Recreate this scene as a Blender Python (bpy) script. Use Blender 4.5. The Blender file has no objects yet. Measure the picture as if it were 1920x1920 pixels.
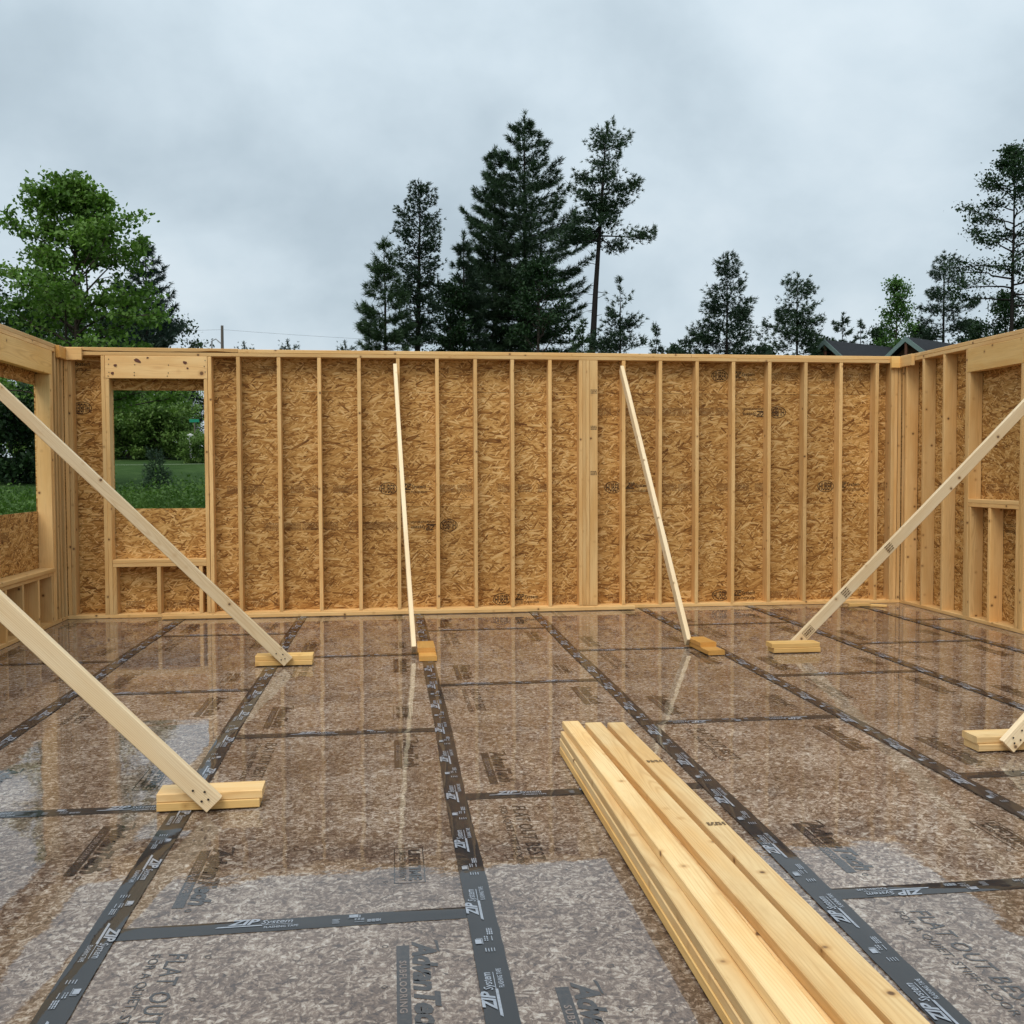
import bpy, math, random
import numpy as np
from mathutils import Vector, Matrix

S = bpy.context.scene
COL = S.collection
rad = math.radians

# ------------------------------------------------------------------ camera
FPX, YAW, PITCH, ROLL, CAMH = 1888.7, .118887, .039221, -.003509, 1.48834
def cam_axes():
    f = Vector((math.sin(YAW)*math.cos(PITCH), math.cos(YAW)*math.cos(PITCH), -math.sin(PITCH)))
    r = Vector((math.cos(YAW), -math.sin(YAW), 0)); u = r.cross(f)
    return r*math.cos(ROLL)+u*math.sin(ROLL), u*math.cos(ROLL)-r*math.sin(ROLL), f
CR, CU, CF = cam_axes()
cam = bpy.data.cameras.new('camera'); co = bpy.data.objects.new('camera', cam); COL.objects.link(co)
cam.sensor_width = 36; cam.lens = 36*FPX/1920; cam.clip_start = .05; cam.clip_end = 2000
co.matrix_world = Matrix(((CR.x, CU.x, -CF.x, 0), (CR.y, CU.y, -CF.y, 0), (CR.z, CU.z, -CF.z, CAMH), (0, 0, 0, 1)))
S.camera = co
def ray(px, py):
    return CF + CR*((px-960)/FPX) - CU*((py-960)/FPX)

# ------------------------------------------------------------------ world, sun, exposure
SUN_DIR = Vector((-.35, -.75, 1.15)).normalized()
W = bpy.data.worlds.new('World'); S.world = W; W.use_nodes = True
class NT:
    def __init__(s, tree): s.t = tree; s.t.nodes.clear()
    def n(s, typ, ins=None, **kw):
        nd = s.t.nodes.new(typ)
        for k, v in kw.items(): setattr(nd, k, v)
        for k, v in (ins or {}).items(): s.put(nd.inputs[k], v)
        return nd
    def put(s, sock, v):
        if hasattr(v, 'is_output') or isinstance(v, bpy.types.NodeSocket): s.t.links.new(v, sock)
        elif isinstance(v, bpy.types.Node): s.t.links.new(v.outputs[0], sock)
        else:
            if sock.type == 'RGBA' and len(v) == 3: v = (*v, 1)
            sock.default_value = v
    def math(s, op, a, b=0., c=None, clamp=False):
        d = s.n('ShaderNodeMath', operation=op, use_clamp=clamp); s.put(d.inputs[0], a); s.put(d.inputs[1], b)
        if c is not None: s.put(d.inputs[2], c)
        return d.outputs[0]
    def vmath(s, op, a, b=(0, 0, 0)):
        d = s.n('ShaderNodeVectorMath', operation=op); s.put(d.inputs[0], a)
        if op == 'SCALE': s.put(d.inputs['Scale'], b)
        else: s.put(d.inputs[1], b)
        return d.outputs['Value'] if op in ('LENGTH', 'DOT_PRODUCT', 'DISTANCE') else d.outputs[0]
    def mix(s, f, a, b, blend='MIX'):
        d = s.n('ShaderNodeMix', data_type='RGBA', blend_type=blend)
        s.put(d.inputs[0], f); s.put(d.inputs[6], a); s.put(d.inputs[7], b); return d.outputs[2]
    def ramp(s, f, stops, interp='LINEAR'):
        d = s.n('ShaderNodeValToRGB'); d.color_ramp.interpolation = interp; e = d.color_ramp.elements
        while len(e) < len(stops): e.new(.5)
        for el, (p, c) in zip(e, stops): el.position = p; el.color = (*c, 1) if len(c) == 3 else c
        s.put(d.inputs[0], f); return d.outputs[0]
    def noise(s, vec, scale, detail=3, rough=.5, dist=0., out=0):
        d = s.n('ShaderNodeTexNoise', {'Vector': vec, 'Scale': scale, 'Detail': detail, 'Roughness': rough, 'Distortion': dist}); return d.outputs[out]
    def mapping(s, vec, loc=(0, 0, 0), rot=(0, 0, 0), scale=(1, 1, 1)):
        return s.n('ShaderNodeMapping', {'Vector': vec, 'Location': loc, 'Rotation': rot, 'Scale': scale}).outputs[0]
    def smooth(s, v, a, b):
        d = s.n('ShaderNodeMapRange', interpolation_type='SMOOTHSTEP'); s.put(d.inputs[0], v); d.inputs[1].default_value = a; d.inputs[2].default_value = b
        return d.outputs[0]

w = NT(W.node_tree)
tc = w.n('ShaderNodeTexCoord').outputs['Generated']
sep = w.n('ShaderNodeSeparateXYZ', {0: tc})
zz = w.math('ADD', w.math('MAXIMUM', sep.outputs[2], 0.), .62)
uv = w.n('ShaderNodeCombineXYZ', {0: w.math('DIVIDE', sep.outputs[0], zz), 1: w.math('DIVIDE', sep.outputs[1], zz), 2: 0.}).outputs[0]
n1 = w.noise(w.mapping(uv, loc=(5.2, 1.9, 0)), 3.1, 6, .52, .12)
n2 = w.noise(w.mapping(uv, loc=(2.1, 7.4, 0)), 1.25, 2, .5)
cl = w.math('ADD', w.math('MULTIPLY', n1, .5), w.math('MULTIPLY', n2, .5))
cloud = w.ramp(cl, [(.34, (.33, .40, .45)), (.43, (.42, .505, .565)), (.51, (.53, .62, .68)), (.62, (.68, .755, .80))])
cloud = w.vmath('SCALE', cloud, w.math('MULTIPLY_ADD', w.math('MAXIMUM', sep.outputs[2], 0.), .45, .88))
sky = w.n('ShaderNodeTexSky', sky_type='NISHITA', sun_disc=False, sun_elevation=math.asin(SUN_DIR.z), sun_rotation=math.atan2(SUN_DIR.x, SUN_DIR.y), air_density=1.0, dust_density=3.0)
skyb = w.n('ShaderNodeBackground', {'Color': sky.outputs[0], 'Strength': .07})
cb = w.n('ShaderNodeBackground', {'Color': cloud, 'Strength': 1.0})
ms = w.n('ShaderNodeMixShader', {0: .9, 1: skyb.outputs[0], 2: cb.outputs[0]})
w.n('ShaderNodeOutputWorld', {0: ms.outputs[0]})

sl = bpy.data.lights.new('sun', 'SUN'); sl.energy = 1.5; sl.angle = rad(35); sl.color = (1, .97, .92)
so = bpy.data.objects.new('sun', sl); COL.objects.link(so); so.rotation_euler = SUN_DIR.to_track_quat('Z', 'Y').to_euler(); so.location = (0, -5, 30)

vs = S.view_settings; vs.view_transform = 'Standard'; vs.look = 'None'; vs.exposure = 0.35; vs.gamma = 1
vs.use_curve_mapping = False
S.cycles.use_denoising = True
S.cycles.max_bounces = 7; S.cycles.diffuse_bounces = 3; S.cycles.glossy_bounces = 3
S.cycles.sample_clamp_indirect = 6
S.cycles.use_adaptive_sampling = True; S.cycles.adaptive_threshold = .02

# ------------------------------------------------------------------ materials
MATS = {}
def new_mat(name):
    m = bpy.data.materials.new(name); m.use_nodes = True; MATS[name] = m
    return m, NT(m.node_tree)
def finish(t, bsdf): t.n('ShaderNodeOutputMaterial', {0: bsdf.outputs[0]})

def plain(name, col, rough=.6, spec=.4, var=.12, scale=3., coat=0.):
    m, t = new_mat(name)
    oc = t.n('ShaderNodeTexCoord').outputs['Object']
    nz = t.noise(oc, scale, 4, .6)
    c = t.mix(nz, tuple(x*(1-var) for x in col), tuple(min(1, x*(1+var)) for x in col))
    b = t.n('ShaderNodeBsdfPrincipled', {'Base Color': c, 'Roughness': rough, 'Specular IOR Level': spec})
    if coat: b.inputs['Coat Weight'].default_value = coat; b.inputs['Coat Roughness'].default_value = .04; b.inputs['Coat IOR'].default_value = 1.5
    finish(t, b); return m

def wood(name, light, mid, dark, knots=.55, rough=.55, wet=0., kscale=7.5, stain=.22):
    m, t = new_mat(name)
    oc = t.n('ShaderNodeTexCoord').outputs['Object']; rnd = t.n('ShaderNodeObjectInfo').outputs['Random']
    off = t.n('ShaderNodeCombineXYZ', {0: t.math('MULTIPLY', rnd, 61.7), 1: t.math('MULTIPLY', rnd, 13.1), 2: t.math('MULTIPLY', rnd, 7.3)}).outputs[0]
    v = t.vmath('ADD', oc, off)
    # growth rings around a pith that wanders along the board
    wob = t.noise(t.mapping(v, scale=(.9, 3, 3)), 1., 2, .5, out=1)
    wv = t.vmath('SCALE', t.vmath('SUBTRACT', wob, (.5, .5, .5)), .09)
    r2 = t.n('ShaderNodeCombineXYZ', {0: 0., 1: t.math('MULTIPLY_ADD', rnd, .12, -.06), 2: t.math('MULTIPLY_ADD', rnd, .10, .015)}).outputs[0]
    q = t.vmath('MULTIPLY', t.vmath('ADD', t.vmath('ADD', oc, wv), r2), (0.02, 1, 1))
    ring = t.math('SINE', t.math('MULTIPLY', t.vmath('LENGTH', q), 900.))
    ring = t.math('POWER', t.math('MULTIPLY_ADD', ring, .5, .5), 2.2)
    fib = t.noise(t.mapping(v, scale=(3, 160, 160)), 1., 3, .6)
    blot = t.noise(t.mapping(v, scale=(1.6, 7, 7)), 1., 3, .55)
    c = t.mix(t.smooth(blot, .3, .72), light, mid)
    ringamp = t.math('MULTIPLY', t.smooth(t.noise(t.mapping(v, scale=(.7, 9, 9)), 1., 2, .5), .3, .7), .36)
    c = t.mix(t.math('MULTIPLY', ring, ringamp), c, dark)
    c = t.mix(t.math('MULTIPLY', t.smooth(fib, .45, .8), .35), c, dark)
    stn = t.noise(t.mapping(v, loc=(3, 1, 2), scale=(1.1, 5, 5)), 1., 5, .7, .6)
    c = t.mix(t.math('MULTIPLY', t.smooth(stn, .52, .72), stain), c, tuple(x*.72 for x in mid))
    # knots
    vo = t.n('ShaderNodeTexVoronoi', {'Vector': v, 'Scale': kscale, 'Randomness': 1.}, feature='F1')
    gate = t.math('GREATER_THAN', t.n('ShaderNodeSeparateColor', {0: vo.outputs['Color']}).outputs[0], 1-knots)
    k = t.math('MULTIPLY', t.math('SUBTRACT', 1., t.smooth(vo.outputs['Distance'], .06, .12)), gate)
    k2 = t.math('MULTIPLY', t.math('SUBTRACT', 1., t.smooth(vo.outputs['Distance'], .08, .24)), gate)
    c = t.mix(t.math('MULTIPLY', k2, .5), c, dark)
    c = t.mix(t.math('MULTIPLY', k, .85), c, (.075, .03, .012))
    # board-to-board tone
    tone = t.math('MULTIPLY_ADD', t.math('FRACT', t.math('MULTIPLY', rnd, 17.3)), .32, .84)
    c = t.vmath('SCALE', c, tone)
    bmp = t.n('ShaderNodeBump', {'Strength': .25, 'Distance': .002, 'Height': fib})
    b = t.n('ShaderNodeBsdfPrincipled', {'Base Color': c, 'Roughness': rough, 'Specular IOR Level': .35, 'Normal': bmp.outputs[0], 'Coat Weight': wet, 'Coat Roughness': .25})
    finish(t, b); return m

def osb(name, stops, layers, wispy=0., wet=False):
    """layers: (angle, strands per metre along, across, share) from the bottom strand layer to the top one"""
    m, t = new_mat(name)
    oc = t.n('ShaderNodeTexCoord').outputs['Object']; rnd = t.n('ShaderNodeObjectInfo').outputs['Random']
    off = t.n('ShaderNodeCombineXYZ', {0: t.math('MULTIPLY', rnd, 43.7), 1: t.math('MULTIPLY', rnd, 29.3), 2: 0.}).outputs[0]
    v0 = t.vmath('MULTIPLY', t.vmath('ADD', oc, off), (1, 1, 0))
    wp = t.noise(v0, 13., 1, .5, out=1)  # slight curl of the strands
    v = t.vmath('ADD', v0, t.vmath('SCALE', t.vmath('SUBTRACT', wp, (.5, .5, .5)), .035 if wispy else .007))
    val = None
    for i, (a, sx, sy, share) in enumerate(layers):
        mv = t.mapping(t.mapping(v, rot=(0, 0, a), loc=(i*3.1, i*1.7, 0)), scale=(sx, sy, 1))
        vo = t.n('ShaderNodeTexVoronoi', {'Vector': mv, 'Scale': 1., 'Randomness': 1.}, voronoi_dimensions='2D')
        sc = t.n('ShaderNodeSeparateColor', {0: vo.outputs['Color']})
        sh = t.math('SUBTRACT', sc.outputs[0], t.math('MULTIPLY', t.smooth(vo.outputs['Distance'], .4, .75), .25))
        val = sh if val is None else t.n('ShaderNodeMix', {0: t.math('GREATER_THAN', sc.outputs[1], 1-share), 2: val, 3: sh}).outputs[0]
    grain = t.noise(t.mapping(v, scale=(22, 110, 1)), 1., 3, .7)
    val = t.math('ADD', t.math('MULTIPLY_ADD', val, .62, .19), t.math('MULTIPLY_ADD', grain, .55, -.275))
    if wispy:
        ws = t.noise(t.mapping(v, scale=(1, 1.5, 1)), 34., 7, .74, 1.0); bl = t.noise(v0, 2.6, 3, .6)
        val = t.math('ADD', t.math('MULTIPLY', val, 1-wispy), t.math('MULTIPLY', t.math('MULTIPLY_ADD', ws, 1.7, -.35), wispy))
        val = t.math('ADD', val, t.math('MULTIPLY_ADD', bl, .36, -.18))
    else:
        val = t.math('ADD', val, t.math('MULTIPLY_ADD', t.noise(v0, 1.7, 2, .5), .26, -.13))
    c = t.ramp(val, stops)
    c = t.vmath('SCALE', c, t.math('MULTIPLY_ADD', t.math('FRACT', t.math('MULTIPLY', rnd, 9.7)), .22, .89))
    b = t.n('ShaderNodeBsdfPrincipled', {'Base Color': c, 'Roughness': .65, 'Specular IOR Level': .22})
    if wet: wet_coat(t, b)
    finish(t, b); return m

def wet_coat(t, b, amp=1.):
    wc = t.n('ShaderNodeNewGeometry').outputs['Position']
    h = t.math('ADD', t.noise(wc, 2.3, 2, .5), t.math('MULTIPLY', t.noise(wc, 30., 2, .6), .045))
    cb_ = t.n('ShaderNodeBump', {'Strength': 1., 'Distance': .0022*amp, 'Height': h})
    rg = t.math('MULTIPLY_ADD', t.smooth(t.noise(wc, 1.3, 3, .6), .48, .75), .07, .010)
    b.inputs['Coat Weight'].default_value = 1.; b.inputs['Coat IOR'].default_value = 1.56
    t.put(b.inputs['Coat Roughness'], rg); t.put(b.inputs['Coat Normal'], cb_.outputs[0])

wood('lumber', (.81, .525, .225), (.73, .42, .15), (.44, .20, .055), .9, kscale=8.5)
wood('lumber_knotty', (.82, .54, .24), (.74, .44, .17), (.46, .21, .07), .85, kscale=4.6)
wood('lumber_pale', (.84, .67, .43), (.80, .60, .35), (.56, .34, .15), .85, kscale=8.)
wood('lumber_fresh', (.86, .62, .31), (.80, .49, .19), (.50, .24, .065), .85, kscale=8., stain=.45)
wood('lumber_wet', (.72, .38, .10), (.66, .32, .07), (.42, .17, .03), .3, .4, .3)
wood('lumber_block', (.84, .55, .21), (.77, .45, .14), (.48, .22, .05), .5)
osb('osb_wall', [(.10, (.15, .056, .013)), (.30, (.36, .165, .040)), (.48, (.51, .265, .074)), (.64, (.62, .355, .118)), (.88, (.79, .53, .235))],
    [(0., 11, 84, 1.), (.2, 12, 92, .5), (-.26, 12, 86, .5), (.75, 14, 74, .2), (-.9, 14, 78, .18), (.1, 8, 50, .14), (-.5, 7, 40, .05)])
osb('osb_floor', [(.22, (.036, .019, .012)), (.37, (.100, .060, .038)), (.48, (.180, .118, .080)), (.57, (.30, .228, .170)), (.68, (.46, .385, .315)), (.88, (.70, .635, .555))],
    [(0., 26, 95, 1.), (.7, 28, 100, .5), (-.8, 28, 100, .5), (1.4, 30, 92, .3)], wispy=.6, wet=True)
plain('sheathing_green', (.05, .16, .09), .6)
plain('ink_wall', (.06, .032, .016), .7, .2, .5, 60.)
plain('ink_faint', (.20, .095, .034), .7, .2, .5, 60.)
plain('concrete', (.32, .31, .29), .85, .2)
def inked(name, col, var, scale, coat=1.):
    m, t = new_mat(name); oc = t.n('ShaderNodeTexCoord').outputs['Object']
    g = t.noise(t.n('ShaderNodeNewGeometry').outputs['Position'], scale, 3, .65)
    c = t.mix(t.smooth(g, .3, .85), col, var)
    b = t.n('ShaderNodeBsdfPrincipled', {'Base Color': c, 'Roughness': .6, 'Specular IOR Level': .25}); wet_coat(t, b); b.inputs['Coat Weight'].default_value = coat; finish(t, b)
inked('ink_floor', (.008, .006, .006), (.05, .036, .028), 60.)
inked('ink_reverse', (.16, .11, .085), (.26, .2, .16), 45.)
inked('tape', (.008, .008, .009), (.014, .013, .013), 8., .72)
inked('tape_print', (.34, .37, .42), (.20, .22, .25), 40., .72)
plain('stamp', (.16, .10, .05), .7, .2, .4, 80.)

def foliage(name, a, b_, rough=.55, transl=.25, scale=.9):
    m, t = new_mat(name)
    oc = t.n('ShaderNodeTexCoord').outputs['Object']
    n = t.noise(oc, scale, 3, .6); n3 = t.noise(oc, scale*9, 1, .5)
    c = t.mix(t.smooth(t.math('ADD', t.math('MULTIPLY', n, .65), t.math('MULTIPLY', n3, .35)), .33, .68), a, b_)
    d = t.n('ShaderNodeBsdfPrincipled', {'Base Color': c, 'Roughness': rough, 'Specular IOR Level': .25})
    tr = t.n('ShaderNodeBsdfTranslucent', {'Color': t.vmath('MULTIPLY', c, (1.1, 1.3, .7))})
    finish(t, t.n('ShaderNodeMixShader', {0: transl, 1: d.outputs[0], 2: tr.outputs[0]}))
foliage('needles', (.024, .048, .026), (.056, .098, .046), transl=.12)
foliage('needles_dark', (.018, .038, .022), (.042, .074, .037), transl=.08)
foliage('needles_light', (.030, .056, .026), (.055, .095, .038), transl=.15)
foliage('needles_blue', (.016, .034, .026), (.036, .062, .044), transl=.12)
foliage('leaves_maple', (.068, .138, .024), (.155, .26, .05), transl=.3)
foliage('leaves_dark', (.012, .032, .012), (.028, .06, .018), transl=.2)
foliage('leaves_bright', (.042, .095, .022), (.10, .20, .045), transl=.3)
foliage('leaves_shrub', (.070, .135, .028), (.16, .25, .055), transl=.25)
foliage('weeds', (.036, .085, .016), (.10, .18, .034), transl=.3, scale=.5)
plain('bark', (.07, .052, .042), .9, .15, .4, 9.)
plain('bark_dark', (.022, .018, .016), .9, .15, .4, 9.)
plain('bark_pale', (.16, .145, .13), .9, .15, .4, 9.)
def shingle_mat():
    m, t = new_mat('shingle'); oc = t.n('ShaderNodeTexCoord').outputs['Object']
    z = t.math('FRACT', t.math('MULTIPLY', t.n('ShaderNodeSeparateXYZ', {0: oc}).outputs[2], 11.))
    n = t.noise(t.mapping(oc, scale=(1, 1, 6)), 3., 3, .7)
    c = t.mix(n, (.010, .011, .013), (.040, .043, .048)); c = t.mix(t.math('MULTIPLY', t.smooth(z, .75, 1.), .7), c, (.004, .004, .005))
    finish(t, t.n('ShaderNodeBsdfPrincipled', {'Base Color': c, 'Roughness': .85, 'Specular IOR Level': .2}))
shingle_mat()
plain('trim_green', (.15, .21, .195), .6)
plain('timber_brown', (.11, .045, .025), .7)
plain('log_brown', (.10, .05, .028), .75, .2, .3)
plain('white_paint', (.78, .78, .76), .5)
plain('sign_green', (.01, .22, .13), .4)
plain('metal_grey', (.35, .36, .37), .4)
plain('pole_wood', (.13, .11, .09), .85)
plain('wire_black', (.02, .02, .02), .5)
plain('edging', (.42, .48, .34), .7)
plain('asphalt', (.22, .22, .22), .8)
def ground_mat():
    m, t = new_mat('lawn'); p = t.n('ShaderNodeNewGeometry').outputs['Position']
    n = t.noise(p, .22, 5, .6); f = t.noise(t.mapping(p, scale=(1, .35, 1)), 2.6, 4, .7)
    c = t.mix(t.smooth(n, .3, .7), (.030, .062, .018), (.054, .098, .028))
    c = t.mix(t.math('MULTIPLY', t.smooth(f, .4, .75), .5), c, (.075, .12, .042))
    h = t.n('ShaderNodeBump', {'Strength': .6, 'Distance': .08, 'Height': t.noise(p, 14., 3, .7)})
    finish(t, t.n('ShaderNodeBsdfPrincipled', {'Base Color': c, 'Roughness': .95, 'Specular IOR Level': .04, 'Normal': h.outputs[0]}))
ground_mat()

# ------------------------------------------------------------------ object helpers
def link(o, parent=None, loc=(0, 0, 0)):
    COL.objects.link(o)
    if parent is not None:
        o.parent = parent; o.location = Vector(loc)-parent.get('_base_v', Vector((0, 0, 0))) if False else Vector(loc)-Vector(BASE.get(parent.name, (0, 0, 0)))
    else: o.location = loc
    return o
BASE = {}
def thing(name, label=None, cat=None, loc=(0, 0, 0), group=None, kind=None):
    o = bpy.data.objects.new(name, None); COL.objects.link(o); o.location = loc; o.empty_display_size = .3
    BASE[o.name] = tuple(loc); tag(o, label, cat, group, kind); return o
def tag(o, label=None, cat=None, group=None, kind=None):
    if label: o['label'] = label
    if cat: o['category'] = cat
    if group: o['group'] = group
    if kind: o['kind'] = kind
    return o
def mesh_np(name, V, F, mats, fmat=None, smooth=False):
    me = bpy.data.meshes.new(name)
    V = np.asarray(V, np.float32).reshape(-1, 3)
    if isinstance(F, np.ndarray):
        k = F.shape[1]; n = len(F)
        me.vertices.add(len(V)); me.vertices.foreach_set('co', V.ravel())
        me.loops.add(n*k); me.loops.foreach_set('vertex_index', F.astype(np.int32).ravel())
        me.polygons.add(n); me.polygons.foreach_set('loop_start', np.arange(0, n*k, k, dtype=np.int32))
        me.update(calc_edges=True)
    else: me.from_pydata([tuple(map(float, v)) for v in V], [], F); me.update()
    for m in mats: me.materials.append(MATS[m])
    if fmat is not None: me.polygons.foreach_set('material_index', np.asarray(fmat, np.int32))
    if smooth: me.polygons.foreach_set('use_smooth', np.ones(len(me.polygons), bool))
    return me
brng = random.Random(5)
def board_mesh(L, Wd, T, mat, ch=.0035, bow=.0025, mats=None):
    ch = min(ch, T*.25); nseg = max(1, min(6, int(L/.7)))
    prof = [(-Wd/2+ch, -T/2), (Wd/2-ch, -T/2), (Wd/2, -T/2+ch), (Wd/2, T/2-ch), (Wd/2-ch, T/2), (-Wd/2+ch, T/2), (-Wd/2, T/2-ch), (-Wd/2, -T/2+ch)]
    V = []; F = []
    by, bz = brng.uniform(-bow, bow), brng.uniform(-bow, bow)
    for i in range(nseg+1):
        t = i/nseg; e = math.sin(math.pi*t)
        dy = by*e+(brng.uniform(-1, 1)*bow*.35 if 0 < i < nseg else 0); dz = bz*e*.6
        V += [((t-.5)*L, y+dy, z+dz) for y, z in prof]
    for i in range(nseg):
        for k in range(8):
            a, b = i*8+k, i*8+(k+1) % 8; F.append((a, a+8, b+8, b))
    F.append(tuple(range(8))); F.append(tuple(range(nseg*8+7, nseg*8-1, -1)))
    me = mesh_np('board', V, F, mats or [mat]); return me
def board(name, xr, yr, zr, mat='lumber', parent=None, bow=.0025, ch=.0035, mesh=None, order=None):
    ext = [xr[1]-xr[0], yr[1]-yr[0], zr[1]-zr[0]]
    order = order or sorted(range(3), key=lambda i: -ext[i])
    me = mesh or board_mesh(ext[order[0]], ext[order[1]], ext[order[2]], mat, ch, bow)
    o = bpy.data.objects.new(name, me)
    c = [(r[0]+r[1])/2 for r in (xr, yr, zr)]
    link(o, parent, c)
    cols = [Vector((0, 0, 0)) for _ in range(3)]
    for k in range(3): cols[k][order[k]] = 1
    M = Matrix((cols[0], cols[1], cols[2])).transposed()
    if M.determinant() < 0: M = Matrix((cols[0], cols[1], -cols[2])).transposed()
    o.rotation_euler = M.to_euler(); return o
def board_dir(name, center, along, wide, L, Wd, T, mat, parent=None, bow=.002):
    a = Vector(along).normalized(); wv = Vector(wide); wv = (wv-a*wv.dot(a)).normalized(); n = a.cross(wv)
    o = bpy.data.objects.new(name, board_mesh(L, Wd, T, mat, bow=bow)); link(o, parent, center)
    o.rotation_euler = Matrix((a, wv, n)).transposed().to_euler(); return o

# flat print: letters as filled outlines ---------------------------------
def text_np(body, size, shear=0., offset=0., align='LEFT', spacing=1.):
    cu = bpy.data.curves.new('t', 'FONT'); cu.body = body; cu.size = size; cu.shear = shear; cu.offset = offset
    cu.align_x = align; cu.resolution_u = 2; cu.space_character = spacing; cu.fill_mode = 'FRONT' if hasattr(cu, 'fill_mode') else cu.fill_mode
    o = bpy.data.objects.new('t', cu); COL.objects.link(o); dg = bpy.context.evaluated_depsgraph_get(); dg.update()
    me = bpy.data.meshes.new_from_object(o.evaluated_get(dg)); me.calc_loop_triangles()
    V = np.zeros(len(me.vertices)*3, np.float32); me.vertices.foreach_get('co', V); V = V.reshape(-1, 3)
    F = np.zeros(len(me.loop_triangles)*3, np.int32); me.loop_triangles.foreach_get('vertices', F); F = F.reshape(-1, 3)
    bpy.data.objects.remove(o); bpy.data.curves.remove(cu); bpy.data.meshes.remove(me)
    return V, F
class Print:
    def __init__(s): s.V = []; s.F = []; s.M = []; s.n = 0
    def add(s, VF, x=0, y=0, sx=1, sy=1, mi=0, z=0.):
        V, F = VF; V = np.array(V, np.float32)*[sx, sy, 0]+[x, y, z]
        if sx*sy < 0: F = F[:, ::-1]
        # keep the faces pointing up
        A = V[F]; nz = np.cross(A[:, 1]-A[:, 0], A[:, 2]-A[:, 0])[:, 2]; F = np.where((nz < 0)[:, None], F[:, ::-1], F)
        s.V.append(V); s.F.append(F+s.n); s.M += [mi]*len(F); s.n += len(V); return s
    def quad(s, pts, mi=0, z=0.): return s.add((np.array([(*p, 0) for p in pts], np.float32), np.array([(0, 1, 2), (0, 2, 3)])), mi=mi, z=z)
    def rect(s, x0, y0, x1, y1, mi=0, z=0.): return s.quad([(x0, y0), (x1, y0), (x1, y1), (x0, y1)], mi, z)
    def ring(s, x, y, rx, ry, th, n=28):
        a = np.arange(n)*2*math.pi/n; o = np.stack([x+rx*np.cos(a), y+ry*np.sin(a), 0*a], 1); i = np.stack([x+(rx-th)*np.cos(a), y+(ry-th)*np.sin(a), 0*a], 1)
        F = []
        for k in range(n): j = (k+1) % n; F += [(k, j, n+j), (k, n+j, n+k)]
        return s.add((np.concatenate([o, i]), np.array(F)))
    def frame(s, x0, y0, x1, y1, th): return s.rect(x0, y0, x1, y0+th).rect(x0, y1-th, x1, y1).rect(x0, y0+th, x0+th, y1-th).rect(x1-th, y0+th, x1, y1-th)
    def lines(s, x0, y0, x1, rows, dy, h, rng, wmin=.008, wmax=.035, gap=.005):
        for r in range(rows):
            x = x0
            while x < x1:
                wl = rng.uniform(wmin, wmax); e = min(x1, x+wl)
                if e-x > .003: s.rect(x, y0-r*dy, e, y0-r*dy+h)
                x = e+gap*rng.uniform(.6, 1.6)
        return s
    def mesh(s, mats): return mesh_np('print', np.concatenate(s.V), np.concatenate(s.F), mats, s.M)
pr = random.Random(3)
def fitw(VF, width): V = VF[0]; return width/(V[:, 0].max()-V[:, 0].min())

def make_tape_logo():
    p = Print()
    z = text_np('ZIP', .05, .3, .0018); k = fitw(z, .085); p.add(z, -.10, .006, k, .9)
    y = text_np('System', .034, .25, .0003); k = fitw(y, .085); p.add(y, -.015, .006, k, .95)
    p.quad([(-.135, -.006), (-.01, -.006), (-.01, .001), (-.128, .001)]); p.rect(-.01, -.002, .072, .0)
    f = text_np('FLASHING TAPE', .018, 0, .0003); k = fitw(f, .092); p.add(f, -.005, -.022, k, 1)
    return p.mesh(['tape_print'])
def make_tape_icons():
    p = Print()
    p.rect(-.03, .014, .0, .034); p.rect(-.034, .01, .006, .012); p.rect(.004, .01, .007, .03)
    p.lines(-.012, .0, .02, 2, .008, .004, pr, .006, .012, .003); p.lines(.03, -.012, .075, 3, .007, .0042, pr, .006, .014, .002); p.rect(-.012, -.022, .02, -.019)
    p.lines(-.085, .004, -.06, 4, .009, .003, pr, .02, .026, .002)
    return p.mesh(['tape_print'])
def make_adv():
    p = Print()
    p.rect(0, 0, .53, .04)
    s = text_np('SUBFLOORING', .03, 0, .0006, spacing=1.15); p.add(s, .10, .009, fitw(s, .30), 1, 1, .0007)
    a = text_np('AdvanTech', .10, .28, .0042, spacing=.92); p.add(a, -.015, .052, fitw(a, .54), 1.0)
    p.quad([(-.03, .118), (.05, .128), (.055, .134), (-.02, .130)])
    p.ring(.552, .06, .012, .012, .004, 14)
    return p.mesh(['ink_floor', 'ink_reverse'])
def make_flat():
    p = Print()
    a = text_np('FLAT OUT BEST', .085, .12, .0008, spacing=1.1); p.add(a, 0, .045, fitw(a, .64), 1.)
    b = text_np('FOR A QUIET, STIFF FLOOR', .046, 0, .0002); p.add(b, .0, -.01, fitw(b, .66), .95)
    return p.mesh(['ink_floor'])
def make_life():
    p = Print(); p.frame(0, 0, .345, .115, .004)
    a = text_np('LIFETIME', .06, 0, .0022); p.add(a, .02, .058, fitw(a, .30), 1)
    b = text_np('LIMITED WARRANTY', .036, 0, .0003); p.add(b, .02, .02, fitw(b, .30), 1)
    return p.mesh(['ink_floor'])
def make_marks():
    p = Print()
    for i, x in enumerate((.2, .45, .7, 1.15, 1.4, 1.65, 1.9, 2.15)):
        if i % 3 == 0: p.ring(x, 0, .010, .010, .0028, 12)
        elif i % 3 == 1: p.ring(x, 0, .011, .011, .0032, 4)
        else: p.frame(x-.008, -.010, x+.008, .010, .0025)
    return p.mesh(['ink_floor'])
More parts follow.
